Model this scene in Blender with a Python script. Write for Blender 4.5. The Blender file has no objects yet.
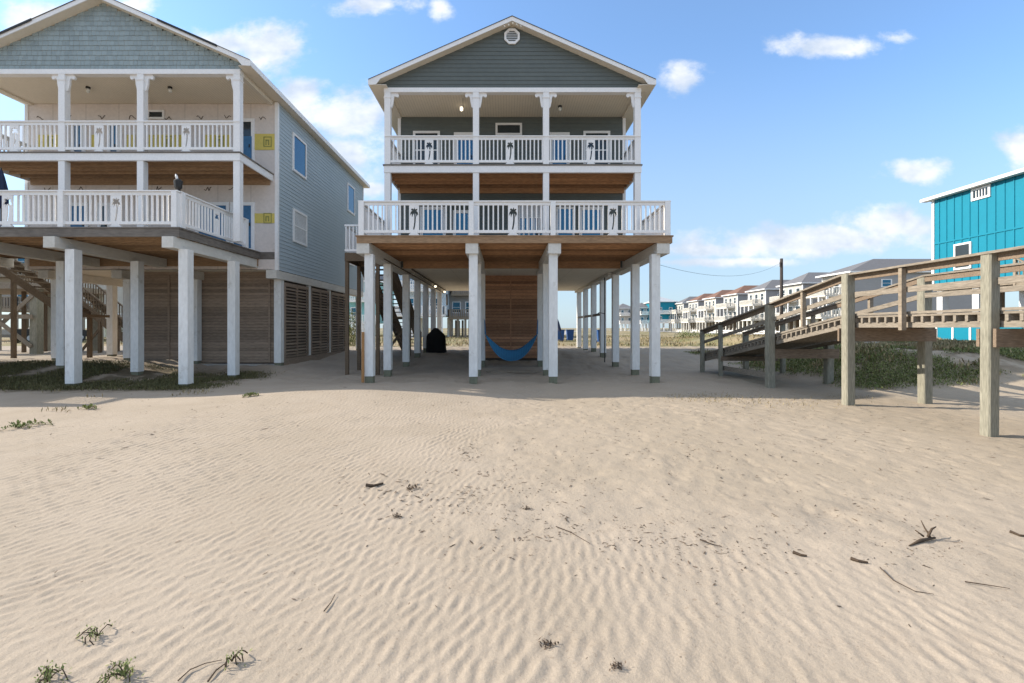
import bpy, bmesh, math, random
import numpy as np
from mathutils import Vector, Matrix
from mathutils.geometry import tessellate_polygon
R = math.radians
random.seed(7); rng = np.random.default_rng(7)
S = bpy.context.scene
COL = S.collection

# ------------------------------------------------------------------ camera, sky, sun, exposure
EYE = 1.67; F = 480.0; CX = 506.0; CY = 328.0
cd = bpy.data.cameras.new("Camera"); cam = bpy.data.objects.new("Camera", cd); COL.objects.link(cam)
cd.sensor_width = 36; cd.lens = F / 1024 * 36
cd.shift_x = (512 - CX) / 1024; cd.shift_y = -(341.5 - CY) / 1024
cd.clip_start = 0.05; cd.clip_end = 5000
cam.location = (0, 0, EYE); cam.rotation_euler = (R(90), 0, 0)
S.camera = cam
S.render.engine = 'CYCLES'
S.view_settings.view_transform = 'Standard'; S.view_settings.look = 'None'
S.view_settings.gamma = 1; S.view_settings.use_curve_mapping = False
S.view_settings.exposure = 0.80

SUN_EL = R(29.5); SX, SY = -0.983, 0.186          # direction towards the sun (behind and left)
sl = bpy.data.lights.new("Sun", 'SUN'); sl.energy = 4.1; sl.angle = R(0.53); sl.color = (1.0, 0.91, 0.78)
so = bpy.data.objects.new("Sun", sl); COL.objects.link(so)
dvec = Vector((-SX * math.cos(SUN_EL), -SY * math.cos(SUN_EL), -math.sin(SUN_EL)))
so.rotation_euler = dvec.to_track_quat('-Z', 'Y').to_euler(); so.location = (-30, 10, 30)

W = bpy.data.worlds.new("World"); S.world = W; W.use_nodes = True
def world():
    nt = W.node_tree; nt.nodes.clear(); N = nt.nodes.new; L = nt.links.new
    out = N('ShaderNodeOutputWorld'); bg = N('ShaderNodeBackground'); L(bg.outputs[0], out.inputs[0])
    sky = N('ShaderNodeTexSky'); sky.sky_type = 'NISHITA'; sky.sun_disc = False
    sky.sun_elevation = SUN_EL; sky.sun_rotation = math.atan2(SX, SY)
    sky.air_density = 1.0; sky.dust_density = 0.5; sky.ozone_density = 1.6
    bg.inputs['Strength'].default_value = 0.135
    tc = N('ShaderNodeTexCoord')
    sep = N('ShaderNodeSeparateXYZ'); L(tc.outputs['Generated'], sep.inputs[0])
    def M(op, a, b=None, c=None):
        n = N('ShaderNodeMath'); n.operation = op
        for i, v in enumerate((a, b, c)):
            if v is None: continue
            if isinstance(v, (int, float)): n.inputs[i].default_value = v
            else: L(v, n.inputs[i])
        return n.outputs[0]
    yy = M('MAXIMUM', M('ABSOLUTE', sep.outputs[1]), 0.05)
    u = M('DIVIDE', sep.outputs[0], yy); v = M('DIVIDE', sep.outputs[2], yy)
    uv = N('ShaderNodeCombineXYZ'); L(u, uv.inputs[0]); L(v, uv.inputs[1]); L(sep.outputs[1], uv.inputs[2])
    def noise(vec, scale, det, sx=1, sy=1, off=0.0, rough=.55):
        mp = N('ShaderNodeMapping'); mp.inputs['Scale'].default_value = (sx, sy, 1); mp.inputs['Location'].default_value = (off, off, 0)
        L(vec, mp.inputs[0]); n = N('ShaderNodeTexNoise'); n.inputs['Scale'].default_value = scale
        n.inputs['Detail'].default_value = det; n.inputs['Roughness'].default_value = rough; L(mp.outputs[0], n.inputs['Vector']); return n.outputs[0]
    n1 = noise(uv.outputs[0], 9, 10, 1, 1.5, 3.1, .62); n2 = noise(uv.outputs[0], 3.5, 5, 1, 1.3, 8.7)
    # clouds: (centre u, centre v, radius u, radius v) in tangent-of-angle units
    cl = [(272,52,62,34),(222,45,42,20),(340,118,66,38),(350,158,70,40),(380,4,75,13),(840,46,75,14),(895,38,28,10),(678,76,30,20),
          (922,173,36,13),(1020,150,34,26),(790,240,160,20),(900,222,70,20),(700,250,90,12),(45,14,55,26),(130,6,26,12),(20,130,50,40),(330,172,70,26),(300,95,40,30),
          (375,188,30,10),(150,260,200,30),(440,8,20,18),(700,262,110,7),(1150,120,90,60),(-120,90,120,60)]
    m = None
    for (x, y, rx, ry) in cl:
        a = M('MULTIPLY', M('SUBTRACT', u, (x - CX) / F), F / rx); b = M('MULTIPLY', M('SUBTRACT', v, (CY - y) / F), F / ry)
        d = M('SQRT', M('ADD', M('MULTIPLY', a, a), M('MULTIPLY', b, b)))
        k = M('SUBTRACT', 1.0, d)
        m = k if m is None else M('MAXIMUM', m, k)
    def ss(src, a, b):
        q = N('ShaderNodeMapRange'); q.interpolation_type = 'SMOOTHSTEP'; L(src, q.inputs[0]); q.inputs[1].default_value = a; q.inputs[2].default_value = b; return q.outputs[0]
    # broken clouds out of view, added overhead, sideways and seaward to fill the shade
    sea_fill = M('MULTIPLY', M('LESS_THAN', sep.outputs[1], 0.0), ss(v, .30, .65))
    t = M('MAXIMUM', ss(v, .80, 1.25), M('MAXIMUM', M('MULTIPLY', ss(M('ABSOLUTE', u), 1.35, 1.9), ss(sep.outputs[2], .08, .2)), sea_fill))
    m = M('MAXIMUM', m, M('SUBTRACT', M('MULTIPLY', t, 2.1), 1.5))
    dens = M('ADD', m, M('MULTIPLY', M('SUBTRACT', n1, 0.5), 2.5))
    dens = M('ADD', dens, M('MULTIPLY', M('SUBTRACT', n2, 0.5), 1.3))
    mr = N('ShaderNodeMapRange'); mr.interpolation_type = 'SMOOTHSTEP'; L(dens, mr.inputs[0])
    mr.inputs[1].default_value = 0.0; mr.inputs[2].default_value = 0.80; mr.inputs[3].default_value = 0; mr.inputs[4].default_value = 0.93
    # cloud tone: bright tops, blue-grey bodies
    n3 = noise(uv.outputs[0], 9, 4, 1, 1.6, 1.3)
    cr = N('ShaderNodeValToRGB'); L(n3, cr.inputs[0])
    cr.color_ramp.elements[0].position = .36; cr.color_ramp.elements[0].color = (3.0, 3.4, 4.0, 1)
    cr.color_ramp.elements[1].position = .6; cr.color_ramp.elements[1].color = (4.6, 4.7, 4.9, 1)
    # pale band of far moisture near the horizon
    hz = N('ShaderNodeMapRange'); hz.interpolation_type = 'SMOOTHSTEP'; L(v, hz.inputs[0])
    hz.inputs[1].default_value = 0.0; hz.inputs[2].default_value = 0.62; hz.inputs[3].default_value = 0.80; hz.inputs[4].default_value = 0.12
    tint = N('ShaderNodeMix'); tint.data_type = 'RGBA'; tint.blend_type = 'MULTIPLY'; tint.inputs[0].default_value = 1
    L(sky.outputs[0], tint.inputs[6]); tint.inputs[7].default_value = SKY_TINT
    mixh = N('ShaderNodeMix'); mixh.data_type = 'RGBA'; L(hz.outputs[0], mixh.inputs[0]); L(tint.outputs[2], mixh.inputs[6]); mixh.inputs[7].default_value = (2.25, 2.75, 3.3, 1)
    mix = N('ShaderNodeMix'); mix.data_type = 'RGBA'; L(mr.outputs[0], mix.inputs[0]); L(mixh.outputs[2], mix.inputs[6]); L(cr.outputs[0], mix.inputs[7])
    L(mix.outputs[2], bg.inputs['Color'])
SKY_TINT = (.88, 1.13, 1.34, 1)
world()

# ------------------------------------------------------------------ materials
MATS = {}
def mat(name, col, rough=.75, col2=None, nscale=3.0, stretch=(1, 1, 1), amt=.5, island=0.0, bump=0.0, bscale=30.0, metallic=0.0,
        lines=None, spec=.3, fine=0.12, grime=None):
    m = bpy.data.materials.new(name); m.use_nodes = True; nt = m.node_tree; N = nt.nodes.new; L = nt.links.new
    b = nt.nodes['Principled BSDF']; b.inputs['Roughness'].default_value = rough; b.inputs['Metallic'].default_value = metallic
    b.inputs['Specular IOR Level'].default_value = spec
    tc = N('ShaderNodeTexCoord'); mp = N('ShaderNodeMapping'); mp.inputs['Scale'].default_value = stretch; L(tc.outputs['Object'], mp.inputs[0])
    n = N('ShaderNodeTexNoise'); n.inputs['Scale'].default_value = nscale; n.inputs['Detail'].default_value = 6; n.inputs['Roughness'].default_value = .65
    L(mp.outputs[0], n.inputs['Vector'])
    c2 = col2 or tuple(c * .7 for c in col)
    mx = N('ShaderNodeMix'); mx.data_type = 'RGBA'
    mr = N('ShaderNodeMapRange'); L(n.outputs[0], mr.inputs[0]); mr.inputs[1].default_value = .35; mr.inputs[2].default_value = .7; mr.inputs[3].default_value = 0; mr.inputs[4].default_value = amt
    L(mr.outputs[0], mx.inputs[0]); mx.inputs[6].default_value = (*col, 1); mx.inputs[7].default_value = (*c2, 1)
    last = mx.outputs[2]
    def mul(src, fac_socket):
        q = N('ShaderNodeMix'); q.data_type = 'RGBA'; q.blend_type = 'MULTIPLY'; q.inputs[0].default_value = 1
        L(src, q.inputs[6]); L(fac_socket, q.inputs[7]); return q.outputs[2]
    if fine:
        nf = N('ShaderNodeTexNoise'); nf.inputs['Scale'].default_value = nscale * 9; nf.inputs['Detail'].default_value = 3; L(mp.outputs[0], nf.inputs['Vector'])
        r = N('ShaderNodeMapRange'); L(nf.outputs[0], r.inputs[0]); r.inputs[1].default_value = .3; r.inputs[2].default_value = .7
        r.inputs[3].default_value = 1 - fine; r.inputs[4].default_value = 1 + fine; last = mul(last, r.outputs[0])
    if island:
        g = N('ShaderNodeNewGeometry'); r = N('ShaderNodeMapRange'); L(g.outputs['Random Per Island'], r.inputs[0])
        r.inputs[3].default_value = 1 - island; r.inputs[4].default_value = 1 + island; last = mul(last, r.outputs[0])
    hsrc = None
    if grime:                                   # (colour, scale, threshold) blotches of dirt or stain
        gc, gs, gt = grime
        ng = N('ShaderNodeTexNoise'); ng.inputs['Scale'].default_value = gs; ng.inputs['Detail'].default_value = 8; ng.inputs['Roughness'].default_value = .7
        L(tc.outputs['Object'], ng.inputs['Vector'])
        r = N('ShaderNodeMapRange'); L(ng.outputs[0], r.inputs[0]); r.inputs[1].default_value = gt; r.inputs[2].default_value = gt + .15; r.inputs[4].default_value = .55
        q = N('ShaderNodeMix'); q.data_type = 'RGBA'; L(r.outputs[0], q.inputs[0]); L(last, q.inputs[6]); q.inputs[7].default_value = (*gc, 1); last = q.outputs[2]
    if lines:                                   # (axis, period, groove width fraction, dark)
        ax, per, wd, dk = lines
        sp = N('ShaderNodeSeparateXYZ'); L(tc.outputs['Object'], sp.inputs[0])
        a = N('ShaderNodeMath'); a.operation = 'MODULO'; d = N('ShaderNodeMath'); d.operation = 'ADD'; L(sp.outputs[ax], d.inputs[0]); d.inputs[1].default_value = 1000 * per
        L(d.outputs[0], a.inputs[0]); a.inputs[1].default_value = per
        c = N('ShaderNodeMath'); c.operation = 'LESS_THAN'; L(a.outputs[0], c.inputs[0]); c.inputs[1].default_value = per * wd
        r = N('ShaderNodeMapRange'); L(c.outputs[0], r.inputs[0]); r.inputs[3].default_value = 1; r.inputs[4].default_value = dk
        last = mul(last, r.outputs[0])
    L(last, b.inputs['Base Color'])
    if bump:
        nb = N('ShaderNodeTexNoise'); nb.inputs['Scale'].default_value = bscale; nb.inputs['Detail'].default_value = 4; L(mp.outputs[0], nb.inputs['Vector'])
        bp = N('ShaderNodeBump'); bp.inputs['Strength'].default_value = bump; bp.inputs['Distance'].default_value = .01
        L(nb.outputs[0], bp.inputs['Height']); L(bp.outputs[0], b.inputs['Normal'])
    MATS[name] = m; return m

mat('white_paint', (.84, .83, .82), .55, (.72, .71, .69), 2.2, amt=.35, fine=.04, bump=.15, bscale=25)
mat('pile_paint', (.80, .80, .78), .7, (.64, .62, .58), 1.6, (1, 1, .35), amt=.6, fine=.06, bump=.4, bscale=18, grime=((.36, .31, .24), 2.6, .59))
mat('pile_wood', (.20, .20, .14), .9, (.10, .11, .08), 5, (1, 1, .3), bump=.6)
mat('beam_paint', (.66, .64, .59), .7, (.50, .47, .41), 1.8, (1, .3, 1), amt=.6, fine=.06, bump=.3, grime=((.30, .24, .16), 2.0, .64))
mat('raw_wood', (.27, .225, .175), .9, (.20, .165, .12), 3.0, (1, .25, 1), island=.22, fine=.2, bump=.5)
mat('raw_post', (.29, .275, .22), .9, (.17, .165, .13), 3.0, (2.5, 2.5, .25), island=.1, fine=.25, bump=.8, bscale=14, grime=((.14, .12, .09), 4.0, .66))
mat('ramp_board', (.245, .212, .172), .9, (.18, .155, .125), 3.0, (2, .3, 2), island=.3, fine=.25, bump=.6, bscale=16, grime=((.12, .10, .08), 3.0, .60))
mat('ramp_cross', (.22, .165, .12), .9, (.14, .105, .075), 3.0, (.3, 2, 2), island=.2, fine=.25, bump=.6, bscale=16)
mat('brown_joist', (.42, .24, .13), .85, (.23, .125, .07), 2.6, (.3, 1.5, 1.5), island=.42, fine=.2, bump=.3)
mat('grey_joist', (.38, .25, .15), .85, (.21, .14, .085), 2.6, (.3, 1.5, 1.5), island=.3, fine=.2, bump=.3)
mat('brown_fascia', (.34, .22, .13), .85, (.22, .14, .08), 2.0, (.3, 1.5, 1.5), fine=.2, bump=.3)
mat('grey_fascia', (.20, .175, .15), .9, (.10, .09, .08), 2.0, (.3, .3, 1.5), fine=.2, bump=.3)
mat('stair_wood', (.16, .115, .075), .9, (.09, .065, .045), 3.0, island=.25, fine=.2)
mat('store_red', (.40, .215, .125), .85, (.20, .11, .065), 3.0, (.4, 1, 2), island=.38, fine=.2)
mat('store_grey', (.30, .225, .165), .9, (.19, .145, .11), 3.0, (.25, .25, 2), island=.22, fine=.2)
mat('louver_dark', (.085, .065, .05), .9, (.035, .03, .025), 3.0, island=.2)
mat('siding_dark', (.125, .143, .136), .6, (.10, .117, .112), .7, fine=.04)
mat('siding_blue', (.40, .47, .51), .6, (.36, .43, .465), 1.2, fine=.03)
mat('shake_blue', (.30, .36, .37), .7, (.25, .31, .325), 5, (1, 1, 1), island=.10, fine=.05)
mat('wrap_wall', (.70, .63, .58), .8, (.60, .54, .50), 1.0, fine=.05, lines=(0, 1.22, .012, .6), grime=((.36, .31, .27), 1.6, .62))
mat('yellow_print', (.68, .54, .14), .7, (.6, .48, .12), 9)
mat('olive_print', (.30, .29, .09), .7)
mat('soffit', (.78, .70, .57), .8, (.72, .64, .51), 1.5, lines=(0, .1, .1, .72), fine=.03)
mat('soffit_plain', (.74, .67, .56), .8, (.66, .60, .50), 1.5, fine=.03)
mat('under_panel', (.76, .70, .59), .8, (.66, .59, .48), .9, fine=.05, lines=(0, 1.22, .01, .7))
mat('shingle', (.10, .095, .09), .95, (.06, .058, .055), 8, island=.1, bump=.5)
mat('shingle_red', (.20, .115, .085), .95, (.13, .075, .06), 4)
mat('shingle_grey', (.17, .17, .18), .95, (.11, .11, .12), 4)
mat('metal_roof', (.46, .48, .50), .5, (.38, .40, .42), 2, lines=(1, .4, .1, .8))
mat('glass', (.05, .135, .20), .06, (.035, .10, .16), .8, metallic=.85, fine=.03)
mat('glass_dark', (.03, .04, .045), .08, spec=.6)
mat('blind', (.66, .67, .67), .6, lines=(2, .06, .25, .8))
mat('door_white', (.62, .64, .66), .5)
mat('door_blue', (.05, .16, .30), .35, (.04, .13, .26), 1)
mat('teal', (.003, .215, .315), .55, (.003, .19, .28), 1.2, fine=.03)
mat('pale_teal', (.22, .46, .46), .6, (.2, .4, .42), 1)
mat('cream', (.44, .42, .39), .7, (.38, .365, .34), .6, fine=.03, lines=(2, .2, .1, .86))
mat('tan_wall', (.50, .46, .40), .7, (.44, .40, .35), .6, fine=.03, lines=(2, .2, .1, .86))
mat('grey_wall', (.36, .35, .35), .7, (.30, .30, .30), .6, fine=.03, lines=(2, .2, .1, .86))  # own grey of inland houses; painted shade on row house fronts
mat('pale_blue', (.44, .52, .58), .7, (.38, .46, .52), .6, fine=.03, lines=(2, .2, .1, .86))
mat('black_cover', (.008, .008, .009), .8, (.016, .016, .016), 3, bump=.4, bscale=6)
mat('hammock', (.06, .27, .50), .8, (.045, .20, .38), 5, lines=(0, .07, .3, .8))
mat('rope', (.10, .22, .38), .9)
mat('bin_blue', (.03, .09, .25), .5)
mat('navy', (.02, .03, .07), .8)
mat('dark_metal', (.03, .03, .03), .5)
mat('pole_wood', (.06, .05, .045), .9)
mat('rust_pipe', (.42, .22, .09), .8)
mat('concrete', (.40, .38, .35), .9, (.30, .29, .27), 1.5)
mat('twig', (.085, .06, .04), .9, (.05, .035, .025), 20)
mat('weed_debris', (.12, .085, .06), .95, (.06, .045, .03), 20, island=.7)
mat('shell', (.70, .66, .60), .6)
mat('bark', (.12, .09, .065), .9)
mat('lamp_glass', (.8, .8, .75), .4)
def leaf_mat(name, c1, c2):
    m = mat(name, c1, .7, c2, 6, island=.35); return m
leaf_mat('leaf_vine', (.15, .19, .06), (.28, .23, .12))
leaf_mat('leaf_grass', (.095, .095, .035), (.17, .13, .07))
leaf_mat('leaf_dry', (.30, .24, .13), (.2, .16, .09))
leaf_mat('leaf_sprig', (.17, .21, .06), (.26, .24, .10))
em = bpy.data.materials.new('bulb'); em.use_nodes = True
em.node_tree.nodes['Principled BSDF'].inputs['Emission Color'].default_value = (1, .85, .6, 1)
em.node_tree.nodes['Principled BSDF'].inputs['Emission Strength'].default_value = 1.4
MATS['bulb'] = em

# ------------------------------------------------------------------ mesh helpers
class MB:
    def __init__(s): s.v = []; s.f = []; s.m = []; s.mi = 0
    def add(s, vs, fs):
        o = len(s.v); s.v += [tuple(v) for v in vs]
        for f in fs: s.f.append([o + i for i in f]); s.m.append(s.mi)
        return s
    def box(s, x0, x1, y0, y1, z0, z1):
        return s.add([(x0,y0,z0),(x1,y0,z0),(x1,y1,z0),(x0,y1,z0),(x0,y0,z1),(x1,y0,z1),(x1,y1,z1),(x0,y1,z1)],
              [(3,2,1,0),(4,5,6,7),(0,1,5,4),(1,2,6,5),(2,3,7,6),(3,0,4,7)])
    def cbox(s, x, y, z0, z1, w, d=None):
        d = d or w; return s.box(x-w/2, x+w/2, y-d/2, y+d/2, z0, z1)
    def bar(s, p, q, w, h):                     # rectangular bar; w across, h in the upright plane
        p = Vector(p); q = Vector(q); d = (q-p).normalized()
        side = d.cross(Vector((0,0,1)))
        if side.length < 1e-4: side = Vector((1,0,0))
        side.normalize(); up = side.cross(d).normalized()
        a = side*w/2; b = up*h/2
        vs = [p-a-b,p+a-b,p+a+b,p-a+b,q-a-b,q+a-b,q+a+b,q-a+b]
        return s.add(vs, [(0,1,2,3),(7,6,5,4),(0,4,5,1),(1,5,6,2),(2,6,7,3),(3,7,4,0)])
    def tube(s, pts, rad, n=8, cap=True):
        pts = [Vector(p) for p in pts]; rings = []
        r = rad if isinstance(rad, (list, tuple)) else [rad]*len(pts)
        for i, p in enumerate(pts):
            d = (pts[min(i+1, len(pts)-1)] - pts[max(i-1, 0)]).normalized()
            a = d.cross(Vector((0,0,1)));
            if a.length < .01: a = d.cross(Vector((1,0,0)))
            a.normalize(); b = d.cross(a)
            rings.append([p + (a*math.cos(t*2*math.pi/n) + b*math.sin(t*2*math.pi/n))*r[i] for t in range(n)])
        vs = [v for rr in rings for v in rr]; fs = []
        for i in range(len(pts)-1):
            for t in range(n): fs.append((i*n+t, i*n+(t+1)%n, (i+1)*n+(t+1)%n, (i+1)*n+t))
        if cap: fs += [tuple(range(n))[::-1], tuple(range((len(pts)-1)*n, len(pts)*n))]
        return s.add(vs, fs)
    def prism(s, poly, fn, t0, t1, holes=()):   # poly in (a,b); fn(a,b,t)->xyz
        loops = [poly] + list(holes)
        flat = [p for lp in loops for p in lp]
        tris = tessellate_polygon([[Vector((a, b, 0)) for a, b in lp] for lp in loops])
        n = len(flat)
        vs = [fn(a, b, t0) for a, b in flat] + [fn(a, b, t1) for a, b in flat]
        fs = [tuple(t) for t in tris] + [tuple(n+i for i in reversed(t)) for t in tris]
        o = 0
        for lp in loops:
            k = len(lp)
            for i in range(k): fs.append((o+i, o+(i+1)%k, n+o+(i+1)%k, n+o+i))
            o += k
        return s.add(vs, fs)
    def mesh(s, name, mats, off=(0,0,0), smooth=False):
        me = bpy.data.meshes.new(name)
        me.from_pydata([(x-off[0], y-off[1], z-off[2]) for x, y, z in s.v], [], s.f)
        if isinstance(mats, str): mats = [mats]
        for m in mats: me.materials.append(MATS[m])
        if len(mats) > 1: me.polygons.foreach_set('material_index', s.m)
        if smooth: me.polygons.foreach_set('use_smooth', [True]*len(me.polygons))
        me.update(); return me
def base_of(o):
    x = Vector((0,0,0))
    while o: x += o.location; o = o.parent
    return x
def put(name, mb, mats, parent=None, smooth=False, label=None, kind=None, origin=None, normals=False):
    if parent is None:
        off = Vector(origin) if origin is not None else Vector((0,0,0)); loc = off
    else:
        off = base_of(parent); loc = Vector((0,0,0))
    o = bpy.data.objects.new(name, mb.mesh(name, mats, off, smooth)); COL.objects.link(o)
    o.location = loc; o.parent = parent
    if label: o['label'] = label
    if kind: o['kind'] = kind
    if normals:
        bm = bmesh.new(); bm.from_mesh(o.data); bmesh.ops.recalc_face_normals(bm, faces=bm.faces); bm.to_mesh(o.data); bm.free()
    return o
def tag(o, label, cat, group=None):
    o['label'] = label; o['category'] = cat
    if group: o['group'] = group
    return o
def thing(name, loc, label, cat, group=None):
    o = bpy.data.objects.new(name, None); COL.objects.link(o); o.location = loc; o.empty_display_size = .3
    return tag(o, label, cat, group)
def copy_tree(o, parent=None):
    c = o.copy(); COL.objects.link(c); c.parent = parent
    for ch in list(o.children): copy_tree(ch, c)
    return c

# ------------------------------------------------------------------ noise + ground height
def make_noise(seed, n=256):
    r = np.random.default_rng(seed); g = r.random((n, n))
    def f(x, y):
        x = np.asarray(x, float); y = np.asarray(y, float)
        xi = np.floor(x).astype(int); yi = np.floor(y).astype(int); fx = x-xi; fy = y-yi
        fx = fx*fx*(3-2*fx); fy = fy*fy*(3-2*fy)
        a = g[xi % n, yi % n]; b = g[(xi+1) % n, yi % n]; c = g[xi % n, (yi+1) % n]; d = g[(xi+1) % n, (yi+1) % n]
        return (a*(1-fx)+b*fx)*(1-fy)+(c*(1-fx)+d*fx)*fy - .5
    return f
NA, NB, NC, ND = [make_noise(i) for i in (1, 2, 3, 4)]
def fbm(f, x, y, o=4):
    s = 0; a = 1
    for i in range(o): s = s + a*f(x*2**i + 17*i, y*2**i + 9*i); a *= .5
    return s
def sst(x, a, b):
    t = np.clip((np.asarray(x, float)-a)/(b-a), 0, 1); return t*t*(3-2*t)
def ground(x, y):
    x = np.asarray(x, float); y = np.asarray(y, float)
    h = .42*sst(y, 18.5, 25)
    left = .36*sst(-x, 10.5, 15)*sst(y, 12.6, 16.8) + .30*sst(-x, 6, 9)*sst(y, 15.5, 18.5)
    h = np.maximum(h, np.minimum(left, .45))
    dune = (1.02 + .22*fbm(NA, x*.3, y*.3, 2))*sst(x + .5*fbm(NB, x*.5, y*.5, 2), 8.6, 12.3)*sst(y + .7*fbm(NC, x*.5, y*.5, 2), 11.6, 15.3)
    dune = dune*(1-.55*sst(y, 34, 60))*(1-sst(y, 17.5, 24)*(1-sst(x, 13.5, 18.5)))
    h = np.maximum(h, dune)
    h = h + .03*fbm(NA, x*.35+5, y*.35)*sst(y, 1, 6) + .05*fbm(NB, x*.9, y*.9, 3)*sst(x, 6, 10)*sst(y, 10.5, 13)
    h = h - .07*np.exp(-((x-.9)/1.3)**2 - ((y-11.8)/1.2)**2) + .20*np.exp(-((x+3.6)/2.6)**2 - ((y-12.0)/1.6)**2) - .05*np.exp(-((x+10)/3.5)**2 - ((y-10.5)/1.6)**2)
    h = h + .05*np.exp(-((x-3.5)/3)**2 - ((y-8)/2)**2)
    return h
def gz(x, y): return float(ground(x, y))
_w = np.random.default_rng(21)
WAVES = [(2*np.pi/.155*(1+.17*_w.normal()), .34*_w.normal(), _w.random()*6.283) for _ in range(13)]
def ripples(x, y):
    warp = .22*fbm(NA, x*.75, y*.55, 2) + .045*fbm(NB, x*2.6, y*2.0, 2)
    ye = 6*np.tanh(y/6)
    ph = x - ye*.60*(1-np.tanh((x-.0)/2.8)) + .06*np.maximum(x, 0)*ye*.6 + warp
    q = y + .6*(x - 2.8*np.log(np.cosh(np.clip(x/2.8, -50, 50))))
    w = 0
    for k, th, f in WAVES: w = w + np.cos(k*(np.cos(th)*ph + np.sin(th)*q) + f)
    w = w/2.55; w = w + .22*w*w; w = np.clip(w, -1.6, 2.2)*.62
    brk = np.clip(.30+1.5*(fbm(NC, x*1.6+3, y*.9, 3)+.32), .12, 1.25)
    amp = .0052*(.5+.5*brk)
    rough = sst(x + .9*fbm(ND, x*.6, y*.6, 2), -1.1, .3)*sst(y + 1.0*fbm(NA, x*.7, y*.7, 2) - .25*np.maximum(3-x, 0), 2.6, 3.7)
    amp = amp*(1-.95*rough)*(1-.75*sst(y, 7, 12.5))*(1-sst(y, 12, 14.5))*(1-.6*sst(-x, 7, 11)*sst(y, 8, 10))
    tr = rough*(1-sst(y, 13, 18))
    foot = np.clip(fbm(NB, x*3.1, y*3.1, 3), -.35, .25)
    under = sst(y, 14, 15)*(1-sst(y, 32, 36))
    return w*amp + tr*(.026*foot*(.35+np.clip(NA(x*.9, y*.9)+.5, 0, 1)) + .010*fbm(NC, x*6, y*6, 2) + .021*np.minimum(0, fbm(NA, x*9+7, y*6.5, 2)+.12)*(.3+1.4*np.clip(fbm(ND, x*.8, y*.7, 2)+.4, 0, 1))) + .0025*fbm(ND, x*6, y*6, 3) + under*(.075*fbm(NB, x*2.2, y*2.2, 3)+.03*np.minimum(0, fbm(NC, x*4, y*3, 2)))
def full_h(x, y): return float(ground(x, y) + ripples(np.asarray(x, float), np.asarray(y, float)))

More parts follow.
